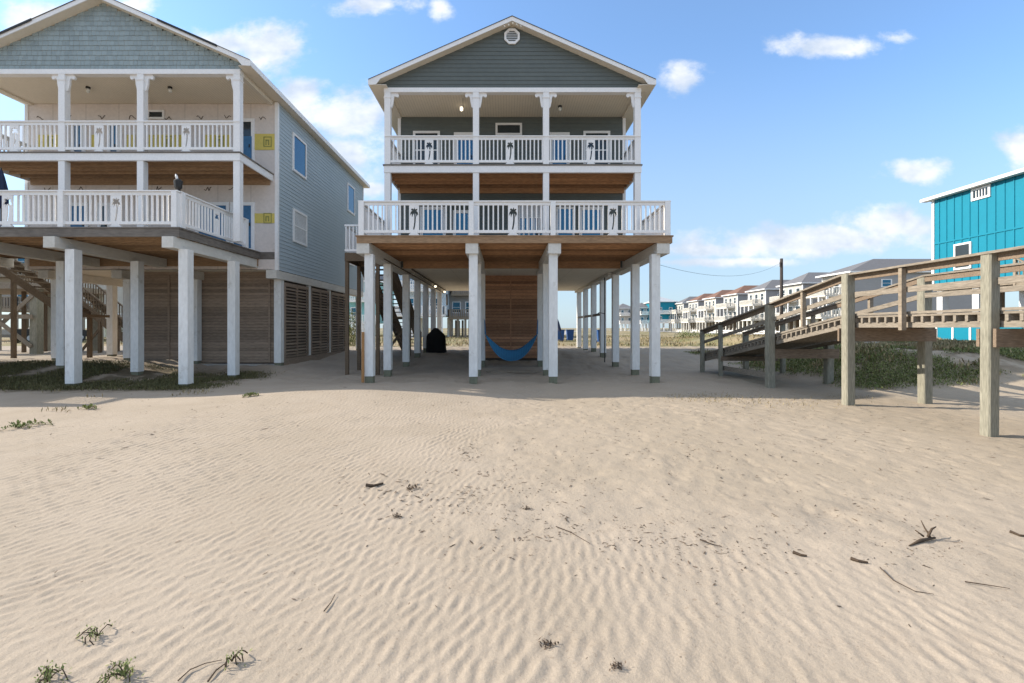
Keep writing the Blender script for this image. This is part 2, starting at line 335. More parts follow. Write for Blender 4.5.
def build_ground():
    def grow(a, step, f, lim):
        o = [];
        while a < lim: a += step; step *= f; o.append(a)
        return o
    xc = list(np.arange(-6, 6.001, .02))
    xr = list(np.arange(6.04, 16, .045)); xr += grow(xr[-1], .06, 1.12, 1500)
    xl = [-v for v in xr][::-1]
    xs = np.array(xl + xc + xr)
    ys = [1.3]
    while ys[-1] < 6: ys.append(ys[-1] + .02 + .004*(ys[-1]-1.3))
    while ys[-1] < 14: ys.append(ys[-1] + .032)
    while ys[-1] < 18: ys.append(ys[-1] + .07)
    while ys[-1] < 42: ys.append(ys[-1] + .2)
    ys += grow(ys[-1], .3, 1.15, 3000)
    yn = grow(-1.3, .2, 1.25, 500); ys = [-v for v in yn][::-1] + ys
    ys = np.array(ys)
    X, Y = np.meshgrid(xs, ys, indexing='xy')
    Z = ground(X, Y) + ripples(X, Y)*(Y > 0) 
    nx, ny = len(xs), len(ys)
    v = np.stack([X, Y, Z], -1).reshape(-1, 3).astype(np.float32)
    i = np.arange(nx*ny).reshape(ny, nx)
    q = np.stack([i[:-1, :-1], i[:-1, 1:], i[1:, 1:], i[1:, :-1]], -1).reshape(-1, 4).astype(np.int32)
    me = bpy.data.meshes.new('sand'); me.vertices.add(len(v)); me.vertices.foreach_set('co', v.ravel())
    me.loops.add(q.size); me.loops.foreach_set('vertex_index', q.ravel())
    me.polygons.add(len(q)); me.polygons.foreach_set('loop_start', np.arange(0, q.size, 4, dtype=np.int32)); me.polygons.foreach_set('loop_total', np.full(len(q), 4, np.int32))
    me.polygons.foreach_set('use_smooth', np.ones(len(q), bool)); me.update(); me.validate()
    m = bpy.data.materials.new('beach_sand'); m.use_nodes = True; nt = m.node_tree; N = nt.nodes.new; L = nt.links.new
    b = nt.nodes['Principled BSDF']; b.inputs['Roughness'].default_value = .95; b.inputs['Specular IOR Level'].default_value = .15
    tc = N('ShaderNodeTexCoord')
    def no(scale, det=4, vec=None):
        n = N('ShaderNodeTexNoise'); n.inputs['Scale'].default_value = scale; n.inputs['Detail'].default_value = det; n.inputs['Roughness'].default_value = .6
        L(tc.outputs['Object'], n.inputs['Vector']); return n.outputs[0]
    def ramp(src, a, b2, c, d):
        r = N('ShaderNodeMapRange'); L(src, r.inputs[0]); r.interpolation_type = 'SMOOTHSTEP'
        for k, vv in enumerate((a, b2, c, d)): r.inputs[k+1].default_value = vv
        return r.outputs[0]
    def mixc(f, a, c, mode='MIX'):
        q = N('ShaderNodeMix'); q.data_type = 'RGBA'; q.blend_type = mode
        if isinstance(f, float): q.inputs[0].default_value = f
        else: L(f, q.inputs[0])
        for k, vv in ((6, a), (7, c)):
            if isinstance(vv, tuple): q.inputs[k].default_value = (*vv, 1)
            else: L(vv, q.inputs[k])
        return q.outputs[2]
    def mth(op, a, c=0.0):
        q = N('ShaderNodeMath'); q.operation = op
        for k, vv in enumerate((a, c)):
            if isinstance(vv, (int, float)): q.inputs[k].default_value = vv
            else: L(vv, q.inputs[k])
        return q.outputs[0]
    sp = N('ShaderNodeSeparateXYZ'); L(tc.outputs['Object'], sp.inputs[0])
    base = mixc(ramp(no(.5), .35, .65, 0, 1), (.405, .340, .270), (.365, .305, .238))
    base = mixc(ramp(no(2.2, 6), .52, .7, 0, .35), base, (.345, .28, .215))
    speck = ramp(no(34, 3), .60, .68, 0, .55)
    damp = mth('MULTIPLY', ramp(sp.outputs[0], -1.0, 2.0, 0, 1), ramp(sp.outputs[1], 3.8, 5.5, 0, 1))
    base = mixc(mth('MULTIPLY', damp, .45), base, (.35, .29, .215))
    base = mixc(mth('MULTIPLY', speck, ramp(no(1.1), .42, .6, .25, 1)), base, (.22, .17, .125))
    grain = ramp(no(260, 2), .3, .7, .88, 1.12)
    base = mixc(1.0, base, grain, 'MULTIPLY')
    # grassy flat inland, drier and greener patches
    yn_ = mth('ADD', sp.outputs[1], mth('MULTIPLY', mth('SUBTRACT', no(.35), .5), 5.0))
    inland = ramp(yn_, 31.0, 33.5, 0, 1)
    gcol = mixc(ramp(no(.12, 6), .42, .58, 0, 1), (.30, .235, .14), (.155, .15, .062))
    gcol = mixc(ramp(no(.05, 5), .5, .62, 0, .8), gcol, (.42, .36, .27))
    base = mixc(mth('MULTIPLY', inland, .93), base, gcol)
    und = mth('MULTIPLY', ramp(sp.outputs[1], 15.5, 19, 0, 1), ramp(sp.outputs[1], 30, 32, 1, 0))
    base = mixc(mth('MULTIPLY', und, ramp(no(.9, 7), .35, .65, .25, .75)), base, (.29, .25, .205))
    dm = mth('MULTIPLY', ramp(mth('ADD', sp.outputs[0], mth('MULTIPLY', mth('SUBTRACT', no(.6), .5), 3.0)), 9.2, 10.6, 0, 1), ramp(mth('ADD', sp.outputs[1], mth('MULTIPLY', mth('SUBTRACT', no(.5), .5), 3.0)), 12.6, 14.0, 0, 1))
    dm = mth('MULTIPLY', dm, ramp(sp.outputs[1], 26, 32, 1, 0))
    base = mixc(mth('MULTIPLY', dm, ramp(no(1.3, 6), .42, .6, 0, .75)), base, (.17, .13, .085))
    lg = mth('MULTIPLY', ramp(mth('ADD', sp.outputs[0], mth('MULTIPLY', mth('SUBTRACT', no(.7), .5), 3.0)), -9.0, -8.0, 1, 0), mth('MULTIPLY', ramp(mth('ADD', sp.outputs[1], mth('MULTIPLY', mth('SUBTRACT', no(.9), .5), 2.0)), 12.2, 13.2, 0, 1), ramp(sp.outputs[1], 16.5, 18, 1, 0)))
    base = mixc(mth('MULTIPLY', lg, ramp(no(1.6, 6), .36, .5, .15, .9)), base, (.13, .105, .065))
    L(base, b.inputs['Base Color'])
    bp = N('ShaderNodeBump'); bp.inputs['Strength'].default_value = .5; bp.inputs['Distance'].default_value = .016; L(no(26, 6), bp.inputs['Height'])
    bp2 = N('ShaderNodeBump'); bp2.inputs['Strength'].default_value = .45; bp2.inputs['Distance'].default_value = .003; L(no(320, 2), bp2.inputs['Height']); L(bp.outputs[0], bp2.inputs['Normal'])
    L(bp2.outputs[0], b.inputs['Normal'])
    me.materials.append(m)
    o = bpy.data.objects.new('sand', me); COL.objects.link(o); o['kind'] = 'structure'
build_ground()

# ------------------------------------------------------------------ house elements
PALM = [(-.040,-.33),(.012,-.33),(.040,-.22),(.060,-.10),(.064,.02),(.044,.125),
        (.070,.075),(.080,.010),(.104,.060),(.104,.10),(.130,.060),(.138,.02),(.144,.10),(.124,.160),(.086,.185),
        (.112,.215),(.122,.250),(.075,.245),(.046,.230),(.022,.292),(-.010,.232),(-.044,.258),(-.088,.250),(-.112,.212),(-.060,.195),
        (-.108,.172),(-.136,.110),(-.138,.035),(-.114,.085),(-.086,.110),(-.080,.060),(-.066,.0),(-.040,.075),(-.004,.115),
        (.008,.02),(.004,-.10),(-.014,-.22)]
def lap(mb, s0, s1, z0, z1, place, course=.145, out=.014, xr=None):
    z = z0
    while z < z1-1e-4:
        zt = min(z+course, z1)
        a0, a1 = (s0, s1) if xr is None else xr(z); b0, b1 = (s0, s1) if xr is None else xr(zt)
        if a1-a0 < .02: break
        if b1 < b0: b0 = b1 = (b0+b1)/2
        mb.add([place(a0, out, z), place(a1, out, z), place(b1, 0, zt), place(b0, 0, zt)], [(0,1,2,3)])
        mb.add([place(a0, 0, z), place(a1, 0, z), place(a1, out, z), place(a0, out, z)], [(0,1,2,3)])
        z = zt
def front_place(y): return lambda s, o, z: (s, y-o, z)
def side_place(x, sgn): return lambda s, o, z: (x+sgn*o, s, z)

class Rails:
    """railings of one house: first 100 balusters are sub-parts, the rest one mesh"""
    def __init__(s, root): s.n = 0; s.root = root
    def run(s, p0, p1, zd, zt, palms=(), posts=(), w_post=.15, feet=True, end_posts=True, name='railing'):
        p0 = Vector((*p0, 0)); p1 = Vector((*p1, 0)); d = (p1-p0); Ln = d.length; d.normalize(); nrm = Vector((d.y, -d.x, 0))
        P = lambda t, o, z: tuple(p0 + d*t + nrm*o + Vector((0, 0, z)))
        mb = MB()
        mb.bar(P(-.04, 0, zt-.018), P(Ln+.04, 0, zt-.018), .14, .036)
        mb.bar(P(0, 0, zt-.085), P(Ln, 0, zt-.085), .045, .09)
        mb.bar(P(0, 0, zd+.125), P(Ln, 0, zd+.125), .05, .085)
        allposts = list(posts) + ([.06, Ln-.06] if end_posts else [])
        for t in allposts: mb.bar(P(t, 0, zd), P(t, 0, zt-.04), w_post, w_post)
        rail = put(name, mb, 'white_paint', s.root)
        for t in palms:
            q = MB(); h = zt-.13-(zd+.168); zc = (zt-.13+zd+.168)/2
            hole = [(a*h/.62*.72, b*h/.62*.90) for a, b in PALM]
            q.prism([(-.15,-h/2),(.15,-h/2),(.15,h/2),(-.15,h/2)], lambda a, b, k: P(t+a, k, zc+b), -.015, .015, holes=[hole])
            put('palm_panel', q, 'white_paint', rail, normals=True)
            if feet:
                q = MB(); arc = [(.16*math.cos(a), zd+.003+.095*math.sin(a)) for a in np.linspace(0, math.pi, 11)]
                q.prism(arc, lambda a, b, k: P(t+a, k, b), -.03, .03); put('rail_foot', q, 'white_paint', rail, normals=True)
        stuff = MB(); ts = []
        blocks = sorted([(t-.15, t+.15) for t in palms] + [(t-w_post/2, t+w_post/2) for t in allposts])
        cur = 0.0; spans = []
        for a, b in blocks:
            if a > cur: spans.append((cur, a))
            cur = max(cur, b)
        if cur < Ln: spans.append((cur, Ln))
        for a, b in spans:
            k = max(0, round((b-a)/.14)-1)
            for i in range(k): ts.append(a+(b-a)*(i+1)/(k+1))
        for t in ts:
            q = stuff if s.n >= 100 else MB()
            q.bar(P(t, 0, zd+.16), P(t, 0, zt-.10), .042, .042)
            if s.n < 100: put('baluster', q, 'white_paint', rail)
            s.n += 1
        if stuff.v: put('baluster_row', stuff, 'white_paint', rail, kind='stuff')
        return rail

def window(root, c, w, z0, z1, place, glass='glass', frame='white_paint', sash=True, fr=.09, name='window', split=None):
    f = MB()
    for a0, a1, b0, b1 in ((c-w/2, c+w/2, z0, z0+fr), (c-w/2, c+w/2, z1-fr, z1), (c-w/2, c-w/2+fr, z0+fr, z1-fr), (c+w/2-fr, c+w/2, z0+fr, z1-fr)):
        vs = [place(a, o, z) for o in (-.02, .055) for a, z in ((a0, b0), (a1, b0), (a1, b1), (a0, b1))]
        f.add(vs, [(0,1,2,3),(7,6,5,4),(0,4,5,1),(1,5,6,2),(2,6,7,3),(3,7,4,0)])
    def slab(mb, a0, a1, b0, b1, o0, o1):
        vs = [place(a, o, z) for o in (o0, o1) for a, z in ((a0, b0), (a1, b0), (a1, b1), (a0, b1))]
        mb.add(vs, [(0,1,2,3),(7,6,5,4),(0,4,5,1),(1,5,6,2),(2,6,7,3),(3,7,4,0)])
    zm = (z0+z1)/2
    if sash: slab(f, c-w/2+fr, c+w/2-fr, zm-.025, zm+.025, .0, .045)
    if split:
        for k in range(1, split): 
            a = c-w/2+fr+(w-2*fr)*k/split; slab(f, a-.02, a+.02, z0+fr, z1-fr, .0, .047)
    win = put(name, f, frame, root, normals=True)
    g = MB(); slab(g, c-w/2+fr-.005, c+w/2-fr+.005, z0+fr-.005, z1-fr+.005, .018, .030)
    put('pane', g, glass, win, normals=True)
    return win
def door(root, c, w, z0, z1, place, glass='glass', panel='door_white', top=.5):
    """glazed door: frame, leaf with big lite, handle"""
    d = window(root, c, w, z0, z1, place, glass='door_blue' if glass == 'blue' else glass, sash=False, fr=.12, name='door')
    h = MB(); hp = place(c+w/2-.17, .07, z0+1.0); h.cbox(hp[0], hp[1], hp[2]-.06, hp[2]+.06, .035); put('handle', h, 'dark_metal', d)
    return d

def stairs(root, p, q, width_vec, n, wood='stair_wood', rail=True, rise_h=.95, rname='stair_rail'):
    p = Vector(p); q = Vector(q); w = Vector(width_vec); mb = MB()
    for k in (0, 1): mb.bar(p+w*k, q+w*k, .05, .28)
    put('stringer', mb, wood, root)
    tr = MB(); dirh = Vector((q.x-p.x, q.y-p.y, 0)).normalized()
    for i in range(n):
        c = p.lerp(q, (i+.5)/n) + Vector((0,0,.10))
        a = c - dirh*.14; b = c + dirh*.14
        vs = [a, b, b+w, a+w]; vs += [v+Vector((0,0,.04)) for v in vs]
        tr.add(vs, [(3,2,1,0),(4,5,6,7),(0,1,5,4),(1,2,6,5),(2,3,7,6),(3,0,4,7)])
    put('tread', tr, wood, root)
    if rail:
        for k in (0, 1):
            r = MB(); up = Vector((0,0,rise_h))
            r.bar(p+w*k+up, q+w*k+up, .09, .05); r.bar(p+w*k+Vector((0,0,.25)), q+w*k+Vector((0,0,.25)), .04, .08)
            for i in range(2*n+1):
                c = p.lerp(q, i/(2*n))+w*k; r.bar(c+Vector((0,0,.2)), c+up, .035, .035)
            for t in (0, 1): 
                c = p.lerp(q, t)+w*k; r.bar(c-Vector((0,0,.2)), c+up+Vector((0,0,.05)), .1, .1)
            put(rname, r, wood, root)

def beach_house(cfg):
    c = cfg; cx = c['cx']; root = thing('beach_house', (cx, c['ypost'], 0), c['label'], 'house', 'pile beach houses in the front row')
    yp, yw, yb, yd = c['ypost'], c['ywall'], c['yback'], c['ydeck']
    xw0, xw1 = c['xw']; dx0, dx1 = c['deck']; zpk = 12.38; hw = 4.93; sl_ = c.get('slope', .44); zev = zpk-hw*sl_
    # piles
    def pile(x, y, top, w=.26, foot=.22, wood=False):
        g = gz(x, y); mb = MB()
        t = random.uniform(-.012, .012)
        mb.box(x-w/2+t, x+w/2+t, y-w/2, y+w/2, g+foot, top)
        pl = put('pile', mb, 'raw_post' if wood else 'pile_paint', root)
        q = MB(); q.box(x-w/2+.012+t, x+w/2-.012+t, y-w/2+.012, y+w/2-.012, g-.4, g+foot); put('pile_foot', q, 'pile_wood', pl)
    for x in c['pile_x']:
        for y in c['deck_rows']: pile(x, y, c['beam_z'][0], foot=c['foot'])
    for x in c['body_pile_x']:
        for y in c['body_rows']: pile(x, y, c['bbeam_z'][0], foot=c['foot'] if y < 26 else .05)
    for x in c['beam_x']:
        mb = MB(); y0 = yd+.03; y1 = c['beam_end']
        if c['wrapped']: y0 = yd-.12
        if c['wrapped'] and x == max(c['beam_x']): y1 = 18.9
        bw = c['bw']; mb.box(x-bw, x+bw, y0, y1, c['beam_z'][0], c['beam_z'][1])
        for yy in c['deck_rows'] + [y1-.4]:
            for dz in (.1, .22):
                for s in (-1, 1): mb.box(x+s*(bw+.008)-.012, x+s*(bw+.008)+.012, yy-.02+dz*.5, yy+.02+dz*.5, c['beam_z'][0]+dz-.015, c['beam_z'][0]+dz+.015)
        mb.mi = 0; put('beam', mb, 'beam_paint', root)
    for x in c['bbeam_x']:
        mb = MB(); mb.box(x-.19, x+.19, c['bbeam_y0'], yb-.03, c['bbeam_z'][0], c['bbeam_z'][1]); put('beam', mb, 'beam_paint', root)
    # lower deck
    zd = c['zdeck']; j = MB(); y = yd+.05
    while y < yw-.05:
        j.box(dx0+.045, dx1-.045, y, y+.045, c['beam_z'][1]+.002, zd-.042); y += .40
    deck = MB(); y = yd-.02
    while y < yw-.02:
        deck.box(dx0-.03, dx1+.03, y, min(y+.14, yw-.005), zd-.04, zd); y += .147
    dk = put('lower_deck', deck, c['fascia_mat'], root)
    put('joist', j, c['joist'], dk)
    f = MB(); zb = c['fascia_bot']
    f.box(dx0, dx1, yd, yd+.045, zb, zd-.043); f.box(dx0, dx0+.043, yd+.047, yw-.01, zb, zd-.043); f.box(dx1-.043, dx1, yd+.047, yw-.01, zb, zd-.043)
    put('deck_fascia', f, c['fascia_mat'], dk)
    f = MB(); f.box(xw0+.2, min(xw1-.2, dx1-.05) if not c['wrapped'] else dx1-.05, yw-.075, yw-.016, c['zfloor']-.04 if not c['wrapped'] else 3.95, zd-.05); put('ledger', f, c['joist'], dk)
    # upper deck
    zu = 7.37; px0, px1 = c['post_x'][0]-.12, c['post_x'][-1]+.12
    deck = MB(); y = yp-.16
    while y < yw-.02:
        deck.box(px0-.03, px1+.03, y, min(y+.14, yw-.005), zu-.04, zu); y += .147
    dk = put('upper_deck', deck, 'grey_fascia', root)
    j = MB(); y = yp+.12
    while y < yw-.06:
        j.box(px0+.05, px1-.05, y, y+.045, 7.12, zu-.042); y += .40
    j.box(px0+.05, px1-.05, yp-.05, yw-.03, zu-.046, zu-.0415)
    put('joist', j, c['joist'], dk)
    f = MB(); f.box(px0+.1, px1-.1, yw-.075, yw-.018, 6.95, zu-.05); put('ledger', f, c['joist'], dk)
    f = MB(); f.box(px0, px1, yp-.13, yp-.03, 7.09, zu-.043); f.box(px0, px0+.05, yp-.028, yw-.01, 7.09, zu-.043); f.box(px1-.05, px1, yp-.028, yw-.01, 7.09, zu-.043)
    put('deck_fascia', f, 'white_paint', dk)
    # porch posts + brackets
    for i, x in enumerate(c['post_x']):
        mb = MB(); mb.cbox(x, yp, zd, 7.088, .21); mb.cbox(x, yp, zu, 9.898, .21)
        mb.cbox(x, yp, 9.70, 9.74, .25)
        po = put('porch_post', mb, 'white_paint', root)
        for s in (-1, 1):
            if (i == 0 and s < 0) or (i == len(c['post_x'])-1 and s > 0): continue
            pr = [(0,9.945),(.25,9.945),(.275,9.91),(.28,9.86),(.25,9.81),(.21,9.805),(.185,9.83),(.15,9.845),(.115,9.82),(.10,9.75),(.095,9.66),(.075,9.58),(.06,9.50),(.035,9.44),(.0,9.45)]
            mb = MB(); mb.prism(pr, lambda a, b, k: (x+s*(.105+a), yp+k, b-.05), -.035, .035); put('bracket', mb, 'white_paint', po, normals=True)
    mb = MB(); mb.box(px0, px1, yp-.112, yp+.11, 9.90, 10.055); put('porch_beam', mb, 'white_paint', root)
    for xa in (px0+.01, px1-.16): mb = MB(); mb.box(xa, xa+.15, yp+.112, yw, 9.90, 10.10); put('porch_side_beam', mb, 'soffit_plain', root)
    mb = MB(); mb.box(px0+.162, px1-.162, yp+.112, yw-.002, 9.96, 9.98); put('porch_ceiling', mb, 'soffit', root)
    # body core
    zf = c['zfloor']; mb = MB(); mb.box(xw0+.02, xw1-.02, yw+.02, yb-.02, zf+.02, 10.1); put('wall_core', mb, 'soffit_plain', root)
    mb = MB(); mb.box(xw0+.2, xw1-.2, yw, yb, zf-.01, zf+.018); put('underside', mb, 'under_panel', root)
    # front wall
    if c['wrapped']:
        mb = MB(); mb.box(xw0, xw1, yw-.0, yw+.018, zf, 9.955); fw = put('front_wall', mb, 'wrap_wall', root)
    else:
        mb = MB(); lap(mb, xw0+.1, xw1-.1, zf, 9.955, front_place(yw)); fw = put('front_wall', mb, c['siding'], root)
    for sgn, x in ((-1, xw0), (1, xw1)):
        mb = MB(); lap(mb, yw+.1, yb-.1, zf, 10.03, side_place(x, sgn)); put('side_wall', mb, c['side_siding'], root)
    mb = MB(); lap(mb, xw0+.1, xw1-.1, zf, 10.1, lambda s, o, z: (s, yb+o, z)); put('rear_wall', mb, c['side_siding'], root)
    mb = MB()
    for x, s in ((xw0, -1), (xw1, 1)):
        for y_, t in ((yw, -1), (yb, 1)):
            mb.box(*(sorted((x+s*.025, x-s*.09))), *(sorted((y_+t*.028, y_-t*.09))), zf-.01, 10.0)
    put('corner_board', mb, 'white_paint', root)
    # gable
    def xr(z):
        k = max(0, (zpk-.13-z)/sl_); return (cx-min(k, hw-.35), cx+min(k, hw-.35))
    mb = MB(); lap(mb, 0, 0, 10.057, 12.2, front_place(yp-.03), course=.145 if not c['shake'] else .16, xr=xr, out=.016)
    if c['shake']:                                   # separate shakes laid in courses over the backing
        mb = MB(); z = 10.057; row = 0
        while z < 12.15:
            a0, a1 = xr(z+.06); x = a0 - random.random()*.12
            while x < a1:
                w = random.uniform(.11, .2); xa, xb = max(x, a0), min(x+w-.008, a1)
                if xb-xa > .03:
                    zz = z+random.uniform(-.006, .006); yy = yp-.03
                    mb.add([(xa, yy-.02, zz), (xb, yy-.02, zz), (xb, yy-.003, zz+.165), (xa, yy-.003, zz+.165), (xa, yy, zz), (xb, yy, zz)], [(0,1,2,3),(4,5,1,0)])
                x += w
            z += .16; row += 1
    put('gable_wall', mb, 'shake_blue' if c['shake'] else c['siding'], root)
    mb = MB(); a0, a1 = xr(10.152); mb.prism([(a0, 10.06), (a1, 10.06), (cx, zpk-.14)], lambda a, b, k: (a, k, b), yp-.027, yb-.05); put('attic', mb, 'soffit_plain', root, normals=True)
    # roof
    yr0, yr1 = yp-.36, yb+.35; th = .13
    for s in (-1, 1):
        mb = MB(); mb.prism([(0, zpk), (hw, zev), (hw, zev-th), (0, zpk-th)], lambda a, b, k: (cx+s*a, k, b), yr0+.03, yr1)
        ro = put('roof', mb, 'soffit_plain', root, normals=True)
        mb = MB(); mb.prism([(0, zpk+.02), (hw+.012, zev+.016-.012*sl_), (hw+.012, zev+.002-.012*sl_), (0, zpk+.002)], lambda a, b, k: (cx+s*a, k, b), yr0-.02, yr1+.02)
        put('shingle_layer', mb, 'shingle', ro, normals=True)
        mb = MB(); mb.prism([(0, zpk), (hw, zev), (hw, zev-.185), (hw-.25, zev-.185+.02), (hw-.40, zev-.145+.40*sl_), (0, zpk-.145)], lambda a, b, k: (cx+s*a, k, b), yr0, yr0+.028)
        mb.box(*sorted((cx+s*hw, cx+s*(hw+.022))), yr0, yr1, zev-.17, zev-.005)
        put('fascia_board', mb, 'white_paint', ro, normals=True)
        mb = MB(); xw_ = (c['xw'][0] if s < 0 else c['xw'][1]); mb.box(*sorted((xw_-s*.1, cx+s*(hw-.004))), yr0+.032, yr1-.01, zev-.172, zev-.155); put('eave_soffit', mb, 'soffit_plain', ro)
        if c['shake']:
            mb = MB(); a0, a1 = (2.0, 3.9)
            mb.prism([(a0, zpk+.024-a0*sl_), (a1, zpk+.024-a1*sl_), (a1, zpk-.05-a1*sl_), (a0, zpk-.05-a0*sl_)], lambda a, b, k: (cx+s*a, k, b), yr0-.035, yr0-.022)
            put('drip_edge', mb, 'dark_metal', ro, normals=True)
    if c['vent']:
        mb = MB(); oc = [(.29*math.cos(R(22.5+45*i)), .29*math.sin(R(22.5+45*i))) for i in range(8)]
        ic = [(a*.74, b*.74) for a, b in oc]
        mb.prism(oc, lambda a, b, k: (cx+a, yp-.05-k, 11.86+b), 0, .05, holes=[ic[::-1]]); v = put('vent', mb, 'white_paint', root, normals=True)
        mb = MB(); 
        for i in range(7):
            zz = 11.86-.19+i*.062; hwid = .2
            if i in (0, 6): hwid = .12
            mb.add([(cx-hwid, yp-.085, zz), (cx+hwid, yp-.085, zz), (cx+hwid, yp-.05, zz+.05), (cx-hwid, yp-.05, zz+.05)], [(0,1,2,3)])
        put('louver', mb, 'white_paint', v)
        mb = MB()
        for i in range(5):                            # small scroll ornament in the peak
            mb.tube([(cx-.28+.14*i, yp-.40, 12.14-.055*abs(i-2)), (cx-.24+.14*i, yp-.40, 12.10-.055*abs(i-2))], .022, 6)
        put('peak_ornament', mb, 'soffit_plain', root)
    # railings
    rl = Rails(root)
    X0, X1 = dx0+.08, dx1-.08
    rl.run((X0, yd+.07), (X1, yd+.07), zd, 5.51, palms=[p-X0 for p in c['lower_palms']], posts=[p-X0 for p in c['rail_posts']], name='lower_railing')
    Z0, Z1 = c['post_x'][0], c['post_x'][-1]
    rl.run((Z0-.06, yp-.06), (Z1+.06, yp-.06), zu, 8.38, palms=[p-Z0 for p in c['upper_palms']], end_posts=False, name='upper_railing')
    for X in ((X1, X0) if cx < -5 else (X0, X1)):
        Ls = c['side_len']; rl.run((X, yd+.16), (X, yd+.16+Ls), zd, 5.51, palms=[Ls*.5] if c['wrapped'] else (), name='side_railing', feet=False)
    for X in ((Z0,) if c['wrapped'] else (Z0, Z1)):
        rl.run((X, yp+.12), (X, yw-.05), zu, 8.38, end_posts=False, name='side_railing')
    return root, fw

main_cfg = dict(cx=.21, ypost=16.85, ywall=18.85, yback=30.5, ydeck=14.45, xw=(-4.22, 4.67), deck=(-4.5, 5.01), zdeck=4.46, fascia_bot=4.23,
    pile_x=[-4.17, -1.0, 1.44, 4.57], deck_rows=[14.72, 17.0], body_pile_x=[-4.17, 4.57], body_rows=[20.1, 22.6, 25.0, 27.6, 30.1], foot=.2,
    bw=.19, beam_x=[-4.32, -1.03, 1.47, 4.75], beam_z=(3.92, 4.25), beam_end=20.5, bbeam_x=[-4.1, 4.55], bbeam_y0=20.52, bbeam_z=(3.90, 4.03), zfloor=4.04,
    fascia_mat='brown_fascia', joist='brown_joist', post_x=[-4.14, -1.05, 1.40, 4.60], wrapped=False, siding='siding_dark', side_siding='siding_dark', shake=False, vent=True,
    lower_palms=[-2.78, .21, 3.23], upper_palms=[-2.63, .2, 3.02], rail_posts=[-1.05, 1.42], side_len=3.3,
    label='dark slate sided beach house on white piles with two white railed decks, blue hammock beneath')
left_cfg = dict(cx=-13.1, ypost=15.65, ywall=17.75, yback=28.4, ydeck=13.35, xw=(-17.75, -8.45), deck=(-18.6, -9.1), zdeck=4.48, fascia_bot=4.21,
    pile_x=[-9.08, -12.28, -14.75, -17.9], deck_rows=[13.62, 16.0], body_pile_x=[-8.6, -11.75, -14.3, -17.0], body_rows=[18.2, 20.7, 23.1, 25.4, 28.0], foot=.08,
    bw=.16, beam_x=[-9.33, -12.60, -15.05, -18.2], beam_z=(3.89, 4.2), beam_end=17.6, bbeam_x=[-8.62, -11.75, -14.3, -17.0], bbeam_y0=17.62, bbeam_z=(3.50, 3.80), zfloor=3.82,
    fascia_mat='grey_fascia', joist='grey_joist', post_x=[-17.5, -14.4, -11.85, -8.73], wrapped=True, siding='siding_blue', side_siding='siding_blue', shake=True, vent=False,
    lower_palms=[-16.9, -13.93, -10.9], upper_palms=[-15.9, -13.15, -10.32], rail_posts=[-14.85, -12.4], side_len=3.45,
    label='unfinished pale blue beach house with yellow printed wall wrap, left of the slate house')
main, mfw = beach_house(main_cfg)
left, lfw = beach_house(left_cfg)

# --- main house: windows and doors (front wall plane y = 18.85)
fp = front_place(18.85)
def wx(px): return (px-CX)*18.85/F
def wz(py): return EYE+(CY-py)*18.85/F
def mwin(x0, x1, y0, z1=None, **k):
    top = wz(y0); window(main, (wx(x0)+wx(x1))/2, wx(x1)-wx(x0), z1 if z1 is not None else top-1.5, top, fp, **k)
mwin(413.2, 440, 131.4, glass='glass_dark'); mwin(583.3, 610, 131.4, glass='glass_dark')
mwin(495.5, 522, 123.4, wz(135.5), glass='glass_dark', sash=False, fr=.08)
for x0, x1 in ((454, 476), (549.5, 569.5)): door(main, (wx(x0)+wx(x1))/2, wx(x1)-wx(x0), 7.38, wz(132.8), fp)
door(main, (wx(420)+wx(446))/2, wx(446)-wx(420), 4.47, wz(207), fp, glass='glass')
door(main, wx(462), wx(471)-wx(453), 4.47, wz(210.5), fp, glass='glass')
mwin(556, 574.5, 207, 4.75, sash=False); door(main, wx(591), wx(603)-wx(579), 4.47, wz(207), fp)
w_ = window(main, wx(531), wx(544)-wx(518.5), 4.62, wz(202), fp, sash=False, split=None, fr=.08, glass='glass')
bl = MB(); bl.box(wx(518.5)+.08, wx(544)-.08, 18.80, 18.818, wz(217.5), wz(202)-.08); put('roller_blind', bl, 'door_white', w_)
mt = MB()
for k in range(1, 5): x = wx(518.5)+(wx(544)-wx(518.5))*k/5; mt.box(x-.035, x+.035, 18.785, 18.80, 4.7, wz(218.5))
mt.box(wx(519), wx(543.5), 18.785, 18.80, wz(218.4), wz(217.3)); put('muntin', mt, 'white_paint', w_)
# porch ceiling lights and fan boxes
def ceiling_light(root, x, y, lit):
    mb = MB(); mb.tube([(x, y, 9.955), (x, y, 9.90)], .07, 10); l = put('porch_light', mb, 'dark_metal' if not lit else 'white_paint', root)
    mb = MB(); mb.tube([(x, y, 9.90), (x, y, 9.86), (x, y, 9.79), (x, y, 9.76)], [.04, .06, .055, .02], 10); put('lamp_glass', mb, 'bulb' if lit else 'lamp_glass', l, smooth=True)
ceiling_light(main, (461.5-CX)*17.9/F, 17.9, True); ceiling_light(main, (560-CX)*17.9/F, 17.9, False)
for px in (88, 170): ceiling_light(left, (px-CX)*16.5/F, 16.5, False)
mb = MB(); mb.tube([(-1.55, 17.3, 9.955), (-1.55, 17.3, 9.6)], .006, 5); put('pull_chain', mb, 'dark_metal', main)
